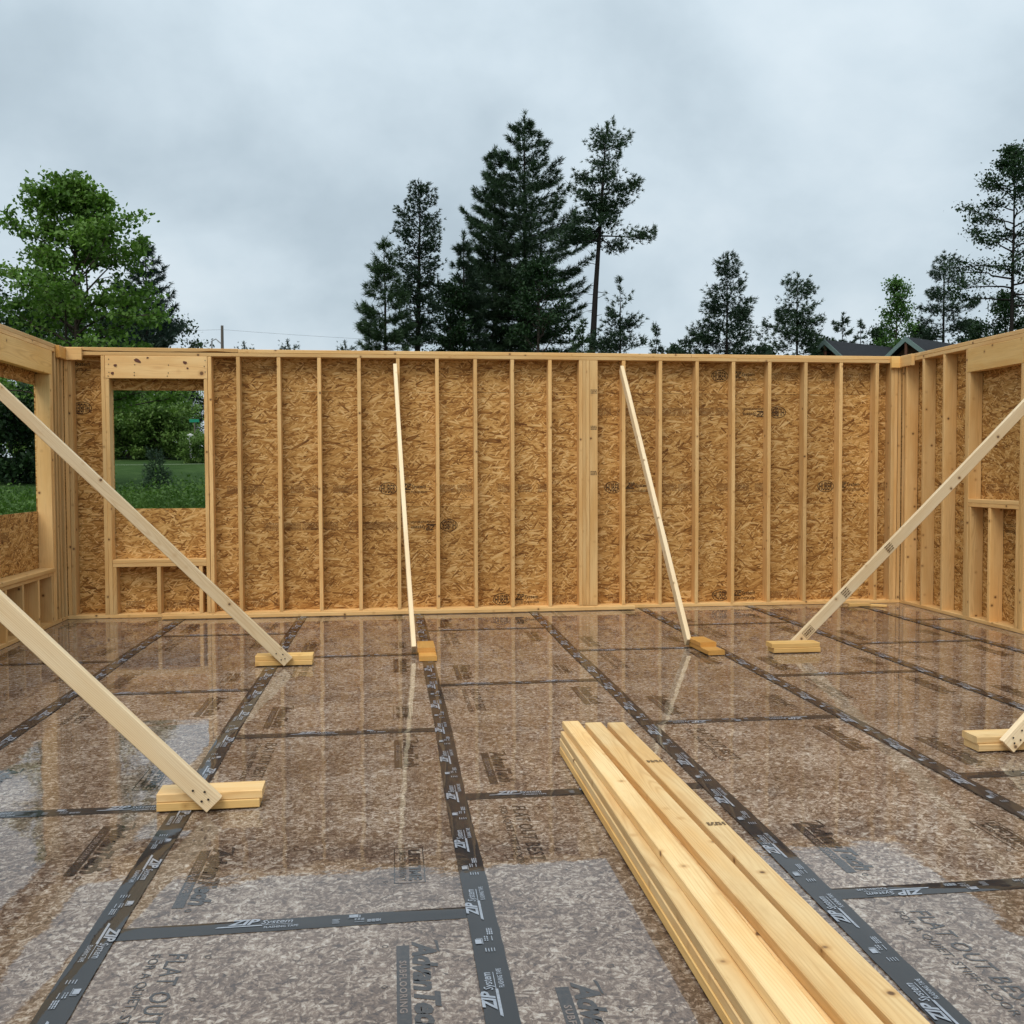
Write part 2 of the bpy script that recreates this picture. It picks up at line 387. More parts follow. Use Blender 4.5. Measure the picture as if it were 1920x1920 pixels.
def make_huber():
    p = Print(); p.ring(0, 0, .096, .066, .0075, 40)
    h = text_np('HUBER', .085, 0, .0012); k = fitw(h, .15); V, F = h
    V = V.copy(); cx = (V[:, 0].max()+V[:, 0].min())/2; V[:, 0] = (V[:, 0]-cx)*k; V[:, 1] = V[:, 1]-(V[:, 1].max()/2)
    V[:, 1] *= 1.55*np.sqrt(np.clip(1-(V[:, 0]/.098)**2, .15, 1)); p.add((V, F))
    return p.mesh(['ink_wall'])
def make_zipwall():
    p = Print()
    z = text_np('ZIP', .075, .35, .0018); p.add(z, 0, 0, fitw(z, .10), 1); p.quad([(-.03, -.016), (.09, -.016), (.09, -.004), (-.022, -.004)])
    y = text_np('System', .055, .25, .0008); p.add(y, .095, .004, fitw(y, .155), 1)
    p.lines(.0, -.034, .26, 2, .014, .006, pr)
    return p.mesh(['ink_wall'])
def make_micro(L=1.3):
    p = Print()
    for seg in np.arange(0, L, .22):
        if pr.random() < .82: p.lines(seg, .03, seg+pr.uniform(.12, .2), 6, .0145, .0065, pr, .006, .03, .005)
    return p.mesh(['ink_faint'])
M_LOGO, M_ICON, M_ADV, M_FLAT, M_LIFE, M_MARK = make_tape_logo(), make_tape_icons(), make_adv(), make_flat(), make_life(), make_marks()
M_HUB, M_ZIPW, M_MIC = make_huber(), make_zipwall(), [make_micro(), make_micro(.75)]
def prt(name, me, parent, loc, right, up):
    """lay a flat print; right/up give the reading frame"""
    o = bpy.data.objects.new(name, me); o.parent = parent
    r, u = Vector(right), Vector(up); n = r.cross(u)
    Mw = Matrix.Translation(loc) @ Matrix((r, u, n)).transposed().to_4x4()
    # world position of the parent (never rotated print, parents may be rotated boards)
    o.matrix_parent_inverse = pw(parent).inverted(); o.matrix_basis = Mw
    COL.objects.link(o)
    if name in ('nail_heads', 'nail_marks'): o['kind'] = 'stuff'
    return o
def pw(o):
    M = Matrix.LocRotScale(o.location, o.rotation_euler, None)
    return (pw(o.parent) @ o.matrix_parent_inverse @ M) if o.parent else M

# ------------------------------------------------------------------ terrain, foundation, floor
def terrain(x, y):
    d = math.hypot(max(0, y-11), max(0, abs(x-1.2)-7)*.75)
    s = max(0., d-3.); z = -.55+.075*min(s, 38)+.012*max(0, min(s-38, 250))
    return z+.12*math.sin(x*.11+1)*math.cos(y*.09)*min(1, s/15)
def build_ground():
    g = np.concatenate([np.linspace(-500, -70, 12), np.linspace(-60, 80, 57), np.linspace(90, 500, 12)])
    gy = np.concatenate([np.linspace(-300, -30, 8), np.linspace(-25, 110, 55), np.linspace(120, 600, 12)])
    V = [(x, y, terrain(x, y)) for y in gy for x in g]; n = len(g)
    F = np.array([(j*n+i, j*n+i+1, (j+1)*n+i+1, (j+1)*n+i) for j in range(len(gy)-1) for i in range(n-1)])
    o = bpy.data.objects.new('ground', mesh_np('ground', V, F, ['lawn'], smooth=True)); COL.objects.link(o); tag(o, kind='structure')
build_ground()
Y0, XL, XR = 10.744, -3.30, 5.69        # inner faces of the framing
YB = Y0+.14
FY0 = -1.6
fo = board('foundation', (XL-.13, XR+.13), (FY0, YB), (-.9, -.30), 'concrete'); tag(fo, kind='structure')
rim = board('deck_frame', (XL-.14, XR+.14), (FY0, YB+.002), (-.296, -.022), 'lumber', bow=0); tag(rim, kind='structure')
floor = thing('floor', kind='structure')
cols_x = [-3.44, -2.155, -.932, .284, 1.492, 2.712, 3.93, 5.15, 5.83]
seamA = [3.335+2.455*k for k in range(-3, 4)]; seamB = [4.575+2.455*k for k in range(-3, 3)]
panels = []; cross = []
for ci in range(8):
    x0, x1 = cols_x[ci], cols_x[ci+1]
    ys = [s for s in (seamA if ci % 2 == 0 else seamB) if FY0+.3 < s < YB-.3]
    if ci % 2 == 0: ys = [s for s in seamB if FY0+.3 < s < YB-.3] if False else ys
    panels.append((x0, x1, [FY0]+ys+[YB]))
# column parity: column with x -0.93..0.28 (index 2) has seams at 3.335
for ci, (x0, x1, ys) in enumerate(panels):
    for a, b in zip(ys[:-1], ys[1:]):
        pn = board('floor_panel', (x0+.0015, x1-.0015), (a+.0015, b-.0015), (-.018, 0), 'osb_floor', floor, bow=0, ch=.001)
        if b < 1.8 or ci > 6: continue
        full = b-a > 2.2
        R_, U_ = (0, -1, 0), (1, 0, 0)
        for tx, kind in ((x0+.172, 1), (x0+.935, 2)):
            if ci == 0: tx += .06
            if tx+.15 > x1: continue
            if full or a > 2: prt('printed_lettering', M_ADV, pn, (tx, a+(.70 if kind == 1 else .68), .0012), R_, U_) if kind == 1 else prt('printed_lettering', M_LIFE, pn, (tx-.006, a+.63, .0012), R_, U_)
            if full or b < 9: prt('printed_lettering', M_FLAT, pn, (tx+.02, b-.16, .0012), R_, U_) if kind == 1 else prt('printed_lettering', M_ADV, pn, (tx, b-.20, .0012), R_, U_)
        if full:
            prt('nail_marks', M_MARK, pn, (x0+.90, b, .0012), R_, U_)
            prt('nail_marks', M_MARK, pn, (x0+.36, b, .0012), R_, U_)
# flashing tape over the seams
trng = random.Random(11)
def tape(x0, y0, x1, y1, wd, z, logos, phase=0.):
    a = Vector((x1-x0, y1-y0, 0)); L = a.length; a.normalize(); s = Vector((-a.y, a.x, 0))
    n = max(4, int(L/.06)); V = []
    ph = trng.uniform(0, 9)
    for i in range(n+1):
        c = Vector((x0, y0, 0))+a*(L*i/n)+s*(.004*math.sin(i*.13+ph)+trng.uniform(-.0006, .0006))
        for k in (-1, -.5, 0, .5, 1):
            p = c+s*(k*wd/2+ (trng.uniform(-.0011, .0011) if abs(k) == 1 else 0)); h = z+(0 if abs(k) == 1 else .0006+.0005*math.sin(i*.45+k*2+ph))
            V.append((p.x, p.y, h))
    F = np.array([(i*5+k, (i+1)*5+k, (i+1)*5+k+1, i*5+k+1) for i in range(n) for k in range(4)])
    if s.cross(a).z < 0: F = F[:, ::-1]
    me = mesh_np('tape', V, F[:, ::-1], ['tape'], smooth=True)
    if me.polygons[0].normal.z < 0: me.flip_normals()
    o = bpy.data.objects.new('flashing_tape', me); link(o, floor)
    if logos:
        d = phase
        while d < L-.15:
            c = Vector((x0, y0, 0))+a*d
            if c.y > 1.9 and d > .12: prt('printed_lettering', M_LOGO, o, (c.x, c.y, z+.0024), a, s).scale = (1.2, 1.2, 1)
            c2 = Vector((x0, y0, 0))+a*(d+.30)
            if d+.42 < L and c2.y > 1.9: prt('printed_marks', M_ICON, o, (c2.x, c2.y, z+.0024), a, s)
            d += .60
    return o
for ci, (x0, x1, ys) in enumerate(panels):
    for s_ in ys[1:-1]:
        cross.append((ci, s_))
        rv = ci in (4,)
        xa, xb = (x0+.03, x1-.03)
        if ci == 7: xb = XR+.1
        if rv: tape(xb, s_+.010, xa, s_-.006, .088, .0016, True, .35)
        else: tape(xa, s_-.008, xb, s_+.010, .088, .0016, True, .28 + .1*(ci % 3))
for ci in range(1, 8):
    x = cols_x[ci]
    if ci in (1, 2): tape(x, YB-.05, x, FY0, .096, .0046, True, .05+.17*ci)      # laid toward the camera
    elif ci == 3: tape(x+.004, FY0, x-.004, YB-.05, .096, .0046, True, .235)
    else: tape(x, FY0, x, YB-.05, .096, .0046, True, .1+.13*ci)

# ------------------------------------------------------------------ framed walls
T = .0381; D = .14; ZT = 2.772
def row_panels(wall, axis, at, lo, hi, z0, z1, joints, name='sheathing_panel', holes=()):
    """sheets of one row; axis 'x' (back wall) or 'y' (side walls); at = (inner, outer) plane"""
    cuts = [lo]+[j for j in joints if lo+.1 < j < hi-.1]+[hi]; out = []
    for a, b in zip(cuts[:-1], cuts[1:]):
        segs = [(a, b)]
        for h0, h1 in holes:
            segs = [q for s in segs for q in ((s[0], min(s[1], h0)), (max(s[0], h1), s[1])) if q[1]-q[0] > .02]
        for q in segs:
            e = (q[0]+.0006, q[1]-.0006)
            if axis == 'x': o = board(name, e, at, (z0+.0003, z1-.0003), 'osb_wall', wall, bow=0, ch=.0006, order=[0, 2, 1])
            else: o = board(name, at, e, (z0+.0003, z1-.0003), 'osb_wall', wall, bow=0, ch=.0006, order=[1, 2, 0])
            out.append((q, o))
    return out

# ---- back wall
bw = thing('framed_wall', 'long back framed wall with one cut window opening and many bare studs', 'wall', (XL, Y0, 0), 'new timber framed walls')
board('bottom_plate', (XL, XR), (Y0, YB), (.001, T), 'lumber', bw)
board('top_plate', (XL+.14, XR-.14), (Y0, YB), (ZT-2*T, ZT-T-.001), 'lumber', bw)
# upper plates in three lengths; the left one is a waney board
def waney():
    L = 1.73; n = 34; V = []; F = []
    for i in range(n+1):
        t = i/n; x = (t-.5)*L; wv = max(0, .017*math.sin(t*9.0+.4)*math.sin(t*3.1)+.006*math.sin(t*23))
        for y, z in ((-D/2, -T/2+wv), (-D/2, T/2-.004), (-D/2+.004, T/2), (D/2, T/2), (D/2, -T/2), (-D/2+.05, -T/2)): V.append((x, y, z))
    for i in range(n):
        for k in range(6): a, b = i*6+k, i*6+(k+1) % 6; F.append((a, a+6, b+6, b))
    F.append(tuple(range(6))); F.append(tuple(range(n*6+5, n*6-1, -1)))
    me = mesh_np('waney', V, F, ['lumber']); me.flip_normals(); return me
o = bpy.data.objects.new('top_plate', waney()); link(o, bw, (XL+.14-.14+1.73/2, YB-D/2, ZT-T/2+.006)); tag(o, 'top plate with a waney bark edge')
board('top_plate', (XL+1.733, 3.26), (Y0, YB), (ZT-T+.001, ZT), 'lumber', bw)
board('top_plate', (3.263, XR), (Y0, YB), (ZT-T+.001, ZT+.001), 'lumber', bw)
ZS0, ZS1 = T+.001, ZT-2*T-.001
def stud(xc, zr=(ZS0, ZS1), name='stud', wall=bw):
    j = brng.uniform(-.003, .003)
    return board(name, (xc-T/2+j, xc+T/2+j), (Y0+.001, YB-.001), zr, 'lumber', wall, bow=.006)
for xc in (XL+.02, XL+.059): stud(xc)
for xc in (-2.914, -1.858): stud(xc, name='king_stud')
ZH0 = 2.464
for xc in (-2.875, -1.897): stud(xc, (ZS0, ZH0-.001), 'jack_stud')
board('header', (-2.892, -1.880), (Y0-.003, Y0+.035), (ZH0, ZS1), 'lumber_knotty', bw)
board('header', (-2.892, -1.880), (Y0+.037, Y0+.075), (ZH0, ZS1), 'lumber', bw)
board('window_sill', (-2.853, -1.918), (Y0, YB-.001), (.567, .605), 'lumber', bw)
board('window_sill', (-2.853, -1.918), (Y0+.001, YB-.001), (.528, .566), 'lumber', bw)
for xc in (-2.834, -2.40, -1.975): stud(xc, (ZS0, .527), 'cripple_stud')
for xc in (-1.567, -1.160, -.745, -.329, .073, .488, .898, 1.294, 1.700, 2.512, 2.919, 3.329, 3.739, 4.154, 4.572, 4.979, 5.406): stud(xc)
for k in range(3): board('post_ply', (2.017+k*.0386, 2.017+k*.0386+.038), (Y0-.002*k, YB-.001), (ZS0, ZS1), 'lumber', bw, bow=.001)
pf = board('post_ply', (2.134, 2.221), (Y0-.002, Y0+.036), (ZS0, ZS1), 'lumber', bw, bow=.001)
board('post_ply', (2.16, 2.198), (Y0+.038, YB-.001), (ZS0, ZS1), 'lumber', bw, bow=.001)
for xc in (XR-.02, XR-.060, XR-.099): stud(xc)
SH = (YB+.001, YB+.012)
WH = [(-2.854, -1.931)]
r1 = row_panels(bw, 'x', SH, XL-.14, XR+.14, -.09, 1.1255, (-1.55, .889, 3.33))
r2 = row_panels(bw, 'x', SH, XL-.14, XR+.14, 1.1275, 2.352, (-2.9+.45+.9-.39, .073, 2.512, 4.95), holes=WH)
r3 = row_panels(bw, 'x', SH, XL-.14, XR+.14, 2.354, ZT, (-2.2, .27, 2.71, 5.1))
for z in (1.1265, 2.353): board('seam_tape', (XL-.13, WH[0][0]-.02), (YB+.0125, YB+.0135), (z-.045, z+.045), 'tape', bw, bow=0, ch=.0002); board('seam_tape', (WH[0][1]+.02, XR+.13), (YB+.0125, YB+.0135), (z-.045, z+.045), 'tape', bw, bow=0, ch=.0002)
for z, js in ((.52, (-1.55, .889, 3.33)), (1.74, (.073, 2.512, 4.95)), (2.59, (-2.2, .27, 2.71, 5.1))):
    for j in js: board('seam_tape', (j-.045, j+.045), (YB+.0142, YB+.0152), (z-.56 if z < 2 else 2.41, z+.56 if z < 2 else ZT-.01), 'tape', bw, bow=0, ch=.0002)
def wallprint(rows, me, x, z, flip=False):
    for (a, b), o in rows:
        if a <= x <= b:
            s = -1 if flip else 1
            prt('printed_lettering', me, o, (x, YB-.0005, z), (s, 0, 0), (0, 0, s)); return
def stamp_row(rows, xs, z, flip, lo=XL, hi=XR):
    s = -1 if flip else 1
    for x in xs:
        wallprint(rows, M_HUB, x, z, flip); wallprint(rows, M_ZIPW, x+s*.15, z-s*.0, flip)
        wallprint(rows, M_MIC[0], x+s*.52, z, flip)
stamp_row(r2, (-.035, 2.42, 4.87), 1.32, False); wallprint(r2, M_MIC[0], -1.72, 1.32); wallprint(r2, M_MIC[1], -.95, 1.32)
stamp_row(r1, (.61,), .92, True); wallprint(r1, M_MIC[0], -.08, .92, True)
stamp_row(r1, (1.185, 3.645), .106, False); wallprint(r1, M_MIC[1], -3.2, .12); wallprint(r1, M_MIC[0], -2.35, .12)
stamp_row(r3, (3.63,), 2.55, False); wallprint(r3, M_ZIPW, -3.33, 2.60); wallprint(r3, M_MIC[1], -3.0, 2.60); wallprint(r3, M_MIC[1], -1.80, 2.58)
stamp_row(r2, (4.30,), 2.15, True); wallprint(r2, M_HUB, -3.165, 2.168, True); wallprint(r2, M_MIC[0], 3.5, 2.15, True)
# big knots and nail rows on the window header
hd = [o for o in bw.children if o.name.startswith('header')][0]
plain('knot_brown', (.13, .05, .03), .6, .3, .5, 90.); plain('nail_dark', (.03, .022, .018), .6, .3, .2)
def oval(x, z, rx, rz, tilt):
    p = Print(); a = np.arange(18)*2*math.pi/18; r = 1+.12*np.sin(3*a+x*9); V = np.stack([rx*r*np.cos(a)*math.cos(tilt)-rz*r*np.sin(a)*math.sin(tilt), rx*r*np.cos(a)*math.sin(tilt)+rz*r*np.sin(a)*math.cos(tilt), 0*a], 1)
    V = np.concatenate([V, [[0, 0, 0]]]); p.add((V, np.array([(k, (k+1) % 18, 18) for k in range(18)])))
    prt('knot', p.mesh(['knot_brown']), hd, (x, Y0-.0078, z), (1, 0, 0), (0, 0, 1))
for k in ((-2.79, 2.595, .017, .013, .2), (-2.82, 2.515, .016, .014, .1), (-2.57, 2.645, .034, .017, -.45), (-2.10, 2.63, .021, .014, -.3), (-2.075, 2.572, .011, .009, 0), (-2.47, 2.675, .012, .008, .3)): oval(*k)
p = Print()
for x in (-2.86, -2.60, -2.27, -1.905):
    for z in (2.49, 2.53, 2.60, 2.66):
        if pr.random() < .85: p.ring(x+pr.uniform(-.008, .008), z+pr.uniform(-.01, .01), .0055, .0055, .0053, 8)
prt('nail_heads', p.mesh(['nail_dark']), hd, (0, Y0-.0078, 0), (1, 0, 0), (0, 0, 1))
# grade stamps on the post
for z in (2.37, 1.98, 1.49):
    p = Print(); p.lines(0, .0, .07, 3, .016, .010, pr, .008, .016, .004)
    prt('grade_stamp', p.mesh(['stamp']), pf, (2.142, Y0-.0035, z), (1, 0, 0), (0, 0, 1))

# ---- side walls
def side_wall(label, xin, sgn, wins, skip, cut):
    """xin: inner face; sgn -1 for the left wall (outside at smaller x)"""
    wl = thing('framed_wall', label, 'wall', (xin, 5., 0), 'new timber framed walls')
    xr = (xin-D, xin) if sgn < 0 else (xin, xin+D)
    y1 = Y0-.001; y0 = .6
    board('bottom_plate', xr, (y0, y1), (.0012, T), 'lumber', wl)
    board('top_plate', xr, (y0, YB-.002 if True else y1), (ZT-2*T, ZT-T-.001), 'lumber', wl)
    board('top_plate', xr, (y0, y1-.001), (ZT-T+.001, ZT+.002), 'lumber', wl)
    def st(yc, zr=(ZS0, ZS1), name='stud'):
        j = brng.uniform(-.003, .003)
        return board(name, (xr[0]+.001, xr[1]-.001), (yc-T/2+j, yc+T/2+j), zr, 'lumber', wl, bow=.005)
    for y in skip: st(y)
    y = 8.0
    for w0, w1, zs, crips in wins:
        st(w0-T*1.55, name='king_stud'); st(w1+T*1.55, name='king_stud')
        st(w0-T*.52, (ZS0, ZH0-.001), 'jack_stud'); st(w1+T*.52, (ZS0, ZH0-.001), 'jack_stud')
        hx = (xin-.040, xin+.003) if sgn < 0 else (xin-.003, xin+.040)
        hx2 = (xin-.082, xin-.042) if sgn < 0 else (xin+.042, xin+.082)
        board('header', hx, (w0-T*1.02, w1+T*1.02), (ZH0, ZS1), 'lumber_block', wl); board('header', hx2, (w0-T*1.02, w1+T*1.02), (ZH0, ZS1), 'lumber', wl)
        ov = .016
        board('window_sill', (xr[0]+.001, xr[1]+(ov if sgn < 0 else 0)) if sgn < 0 else (xr[0]-.0, xr[1]-.001), (w0+.001, w1-.001), (zs-T, zs), 'lumber', wl)
        board('window_sill', (xr[0]+.001, xr[1]-.001), (w0+.001, w1-.001), (zs-2*T-.001, zs-T-.001), 'lumber', wl)
        for c in crips: st(c, (ZS0, zs-2*T-.002), 'cripple_stud')
    sx = (xin-D-.012, xin-D-.001) if sgn < 0 else (xin+D+.001, xin+D+.012)
    hol = [(a, b) for a, b, _, _ in wins] if cut else []
    e = YB+.0005
    q1 = row_panels(wl, 'y', sx, y0, e, -.09, 1.1255, (3.1, 5.55, 8.0))
    q2 = row_panels(wl, 'y', sx, y0, e, 1.1275, 2.352, (1.9, 4.3, 6.75, 9.6), holes=hol)
    q3 = row_panels(wl, 'y', sx, y0, e, 2.354, ZT, (3.6, 6.0, 8.45))
    xo = (xin-D-.0135, xin-D-.0125) if sgn < 0 else (xin+D+.0125, xin+D+.0135)
    for z in (1.1265, 2.353): board('seam_tape', xo, (y0+.01, 8.2 if cut else e-.01), (z-.045, z+.045), 'tape', wl, bow=0, ch=.0002)
    return wl, q1, q2, q3, sx
ys = [8.1-.4064*k for k in range(1, 19)]
lw, l1, l2, l3, lsx = side_wall('framed wall with a wide window opening cut through beside a leafy maple', XL, -1, [(8.25, 10.335, .568, (10.29, 9.905, 9.50, 9.09, 8.68, 8.30))], [10.50, 10.60, 10.72]+[y for y in ys if y > .8], True)
rw, q1, q2, q3, rsx = side_wall('framed wall with a window bay still closed by sheathing boards', XR, 1, [(8.585, 9.40, 1.21, (9.375, 9.045, 8.61))], [10.72, 10.64, 10.285, 9.878]+[y for y in ys if y > .8], False)
def sideprint(rows, me, y, z, x, sgn, flip=False):
    for (a, b), o in rows:
        if a <= y <= b:
            s = -1 if flip else 1
            prt('printed_lettering', me, o, (x, y, z), (0, s*(1 if sgn < 0 else -1), 0), (0, 0, s)); return
for y, z, me, rows, fl in ((9.98, 2.17, M_HUB, q2, 1), (9.2, 2.17, M_MIC[1], q2, 1), (8.75, .93, M_ZIPW, q1, 1), (10.2, 1.32, M_MIC[0], q2, 0), (9.2, .93, M_MIC[1], q1, 1)):
    sideprint(rows, me, y, z, XR+D+.0003, 1, fl)
sideprint(l1, M_MIC[1], 10.0, .92, XL-D-.0003, -1, True); sideprint(l1, M_MIC[1], 9.4, .92, XL-D-.0003, -1, True)
# short blocks nailed into the two top corners
board('corner_block', (XL+.004, XL+.042), (10.50, Y0-.042), (2.645, 2.766), 'lumber_wet', lw)
board('corner_block', (XL+.004, XL+.19), (Y0-.041, Y0-.004), (2.642, 2.768), 'lumber', bw)
board('corner_block', (XR-.14, XR-.004), (Y0-.041, Y0-.004), (2.640, 2.768), 'lumber_block', bw)
board('corner_block', (XR-.042, XR-.004), (10.46, Y0-.042), (2.645, 2.770), 'lumber', rw)

# ------------------------------------------------------------------ braces and their cleats
def brace(label, p0, p1, wide, Wd=.089, mat='lumber_pale', stamps=()):
    a = Vector(p1)-Vector(p0); o = board_dir('diagonal_brace', (Vector(p0)+Vector(p1))/2, a, wide, a.length, Wd, T, mat, bow=.008)
    tag(o, label, 'brace', 'diagonal wall braces'); return o
s2 = math.sqrt(.5)
ZF = .0085
def sidebrace(label, xf, y, xw, slope, Wd=.089, mat='lumber_pale'):
    """board on edge in the plane y=const; lower corner touches the floor at xf, upper end meets the wall at xw"""
    d = Vector((xw-xf, 0, abs(xw-xf)*slope)).normalized(); nrm = Vector((-d.z, 0, d.x)) if d.x > 0 else Vector((d.z, 0, -d.x))
    # board: square cut lower end, its bottom corner on the floor
    low = Vector((xf, y, ZF)); h = nrm*(Wd/2)
    L = (abs(xw-xf)-abs(nrm.x)*Wd)/abs(d.x)
    c0 = low+h; return brace(label, c0, c0+d*L, nrm, Wd, mat), c0, d, nrm
b1 = sidebrace('pale brace running up to the wall with the open window, beside back wall cleat', -.832, 7.845, XL+.004, 1.0)
b2 = sidebrace('wide pale brace with an end grain face on the tape-crossing cleat', -.815, 4.490, XL+.004, 1.02)
b5 = sidebrace('pale brace behind its cleat, running up to the closed window bay wall', 3.36, 8.03, XR-.004, .985)
b6 = sidebrace('pale brace with a boxed stamp beside the lumber stack side of the floor', 3.235, 4.905, XR-.004, 1.0)
for bb, offs in ((b5, (.16, .62, 1.15)), (b6, (.2,))):
    o, c0, d, nr = bb; yv = -1
    for k, s_ in enumerate(offs):
        p = Print()
        if k == 0: p.frame(-.05, -.03, .05, .03, .003); p.lines(-.04, .002, .04, 2, .018, .012, pr, .01, .02, .004)
        else: p.lines(-.035, .025, .035, 4, .018, .008, pr, .01, .03, .004)
        r = nr.copy(); u = -d if True else d
        # face toward -y: right x up must equal (0,-1,0)
        right = d; up = Vector((0, -1, 0)).cross(right)
        c = c0+d*s_; prt('grade_stamp', p.mesh(['stamp']), o, (c.x, c.y-T/2-.0045-.002, c.z), right, up)
for (o_, c0_, d_, n_) in (b1, b2, b6):
    p = Print()
    for u_, v_ in ((.05, .02), (.07, -.018), (.11, .012), (.035, -.005)): p.ring(u_, v_, .0055, .0055, .0053, 8)
    prt('nail_heads', p.mesh(['nail_dark']), o_, (c0_.x, c0_.y-T/2-.0066, c0_.z), d_, Vector((0, -1, 0)).cross(d_))
def leanbrace(label, xt, zt, xb, yb):
    top = Vector((xt, Y0-.055, zt)); bot = Vector((xb, yb, ZF+.031)); a = (top-bot).normalized()
    wide = Vector((0, -a.z, a.y)); return brace(label, bot, top, wide)
b3 = leanbrace('slim pale brace leaning on the back wall left of the built-up post', .046, 2.60, .171, 8.255)
b4 = leanbrace('slim pale brace leaning on the back wall right of the built-up post', 2.470, 2.60, 2.494, 8.275)
def cleat(label, boxes, mats, base, rz=0.):
    t = thing('brace_cleat', label, 'wood blocks', base, 'cleats under the braces')
    for (nm, xr, yr, zr), m in zip(boxes, mats):
        board(nm, (base[0]+xr[0], base[0]+xr[1]), (base[1]+yr[0], base[1]+yr[1]), zr, m, t, bow=.0008)
    t.rotation_euler = (0, 0, rz); return t
zl, zu = (.0065, .0445), (.045, .083)
cleat('two stacked blocks by the back wall under the brace to the open window', [('lower_block', (0, .432), (0, .14), zl), ('upper_block', (0, .436), (.004, .144), zu)], ('lumber_block', 'lumber_block'), (-1.052, 7.868, 0))
cleat('two stacked yellow blocks across the floor tape crossing', [('lower_block', (0, .440), (0, .14), zl), ('upper_block', (.0, .452), (.004, .144), zu)], ('lumber_block', 'lumber_fresh'), (-1.034, 4.513, 0), .02)
cleat('stepped orange blocks left of the built-up post', [('lower_block', (0, .14), (0, .42), zl), ('upper_block', (-.008, .134), (.17, .50), zu)], ('lumber_wet', 'lumber_wet'), (.205, 7.905, 0))
cleat('stepped orange blocks right of the built-up post', [('lower_block', (0, .14), (0, .44), zl), ('upper_block', (-.004, .136), (.17, .46), zu)], ('lumber_wet', 'lumber_wet'), (2.530, 7.84, 0), .06)
cleat('two even stacked blocks in front of a brace foot', [('lower_block', (.015, .412), (0, .14), zl), ('upper_block', (0, .408), (.006, .146), zu)], ('lumber_block', 'lumber_block'), (3.075, 7.862, 0))
cleat('two yellow blocks near the closed window bay, brace foot nailed in front', [('lower_block', (0, .43), (0, .14), zl), ('upper_block', (-.004, .43), (.012, .152), zu)], ('lumber_fresh', 'lumber_fresh'), (3.065, 4.932, 0))

# ------------------------------------------------------------------ loose lumber
def loose(name, label, cat, c, along, L, Wd, Th, mat, group=None):
    o = board_dir(name, c, along, Vector((0, 0, 1)).cross(Vector(along)), L, Wd, Th, mat); return tag(o, label, cat, group)
loose('loose_plank', 'long loose plank lying on the floor along the back wall', 'plank', (.135, 10.665-.055, .0065+T/2), (4.93, .05, 0), 4.93, .089, T, 'lumber')
loose('scrap_wood', 'short straight offcut on floor by the far corner', 'offcut', (5.09, 10.49, .0065+.015), (1, -.03, 0), .24, .05, .03, 'lumber_block', 'wood scraps in the corner')
loose('scrap_wood', 'slanting offcut touching another offcut by the far corner', 'offcut', (5.25, 10.46, .0065+.012), (.9, -.75, 0), .27, .035, .024, 'lumber_block', 'wood scraps in the corner')
sg = 'boards of the lumber stack'
def stackboard(label, xf, yf, xn, yn, layer, mat='lumber_fresh', dz=0.):
    z = .0085+layer*.0392+T/2+dz; a = Vector((xn-xf, yn-yf, 0)); c = Vector(((xf+xn)/2, (yf+yn)/2, z))
    o = board_dir('stacked_board', c, a, Vector((0, 0, 1)).cross(a), a.length, .089, T, mat, bow=.0006); tag(o, label, 'board', sg); return o
yn = .75
hid = 'board inside the lower layers of the lumber stack'
for lay, (x0, e0, lab) in enumerate(((.868, 5.185, 'bottom outer board of the lumber stack, on the tape side'), (.871, 5.20, 'second layer outer board of the lumber stack'), (.874, 5.19, 'third layer outer board with stamps, half covered by the top boards'))):
    for k in range(4):
        xc = x0+.0445+k*.0905
        stackboard(lab if k == 0 else hid, xc, e0-(.0, .012, .02, .006)[k], xc+(.004 if lay < 2 else .006), yn+.02*k, lay, ('lumber_block', 'lumber_fresh', 'lumber_fresh')[lay])
stackboard('top board of the lumber stack on its outer edge, pale with small nail holes', .936, 5.245, 1.014, yn, 3, 'lumber_fresh')
stackboard('middle top board of the lumber stack with arched grain', 1.051, 5.20, 1.156, yn, 3, 'lumber_fresh')
tb3 = stackboard('top board of the lumber stack beside the lettered tape', 1.168, 5.185, 1.264, yn, 3, 'lumber_fresh')
for y_ in (4.45, 3.62):
    p = Print(); p.lines(-.035, .012, .035, 3, .012, .007, pr, .008, .02, .004)
    prt('grade_stamp', p.mesh(['stamp']), tb3, (1.168+.0216*(5.185-y_)+.0, y_, .0085+4*.0392+.0014), (1, 0, 0), (0, 1, 0))

# ------------------------------------------------------------------ vegetation
def tubes(paths, sides=6):
    """paths: list of (pts (n,3), radii (n,))"""
    V = []; F = []; n0 = 0
    ang = np.arange(sides)*2*math.pi/sides; ca, sa = np.cos(ang), np.sin(ang)
    for P, Rr in paths:
        P = np.asarray(P, float); n = len(P)
        Tn = np.gradient(P, axis=0); Tn /= np.linalg.norm(Tn, axis=1, keepdims=True)+1e-9
        ref = np.array([1., 0, 0]) if abs(Tn[0, 2]) > .7 else np.array([0, 0, 1.])
        A = np.cross(Tn, ref); A /= np.linalg.norm(A, axis=1, keepdims=True)+1e-9; B = np.cross(Tn, A)
        ring = P[:, None, :]+np.asarray(Rr)[:, None, None]*(A[:, None, :]*ca[None, :, None]+B[:, None, :]*sa[None, :, None])
        V.append(ring.reshape(-1, 3))
        i = np.arange(n-1)[:, None]*sides; k = np.arange(sides)[None, :]; k2 = (k+1) % sides
        F.append((np.stack([i+k, i+k2, i+sides+k2, i+sides+k], -1)+n0).reshape(-1, 4)); n0 += n*sides
    return np.concatenate(V), np.concatenate(F)
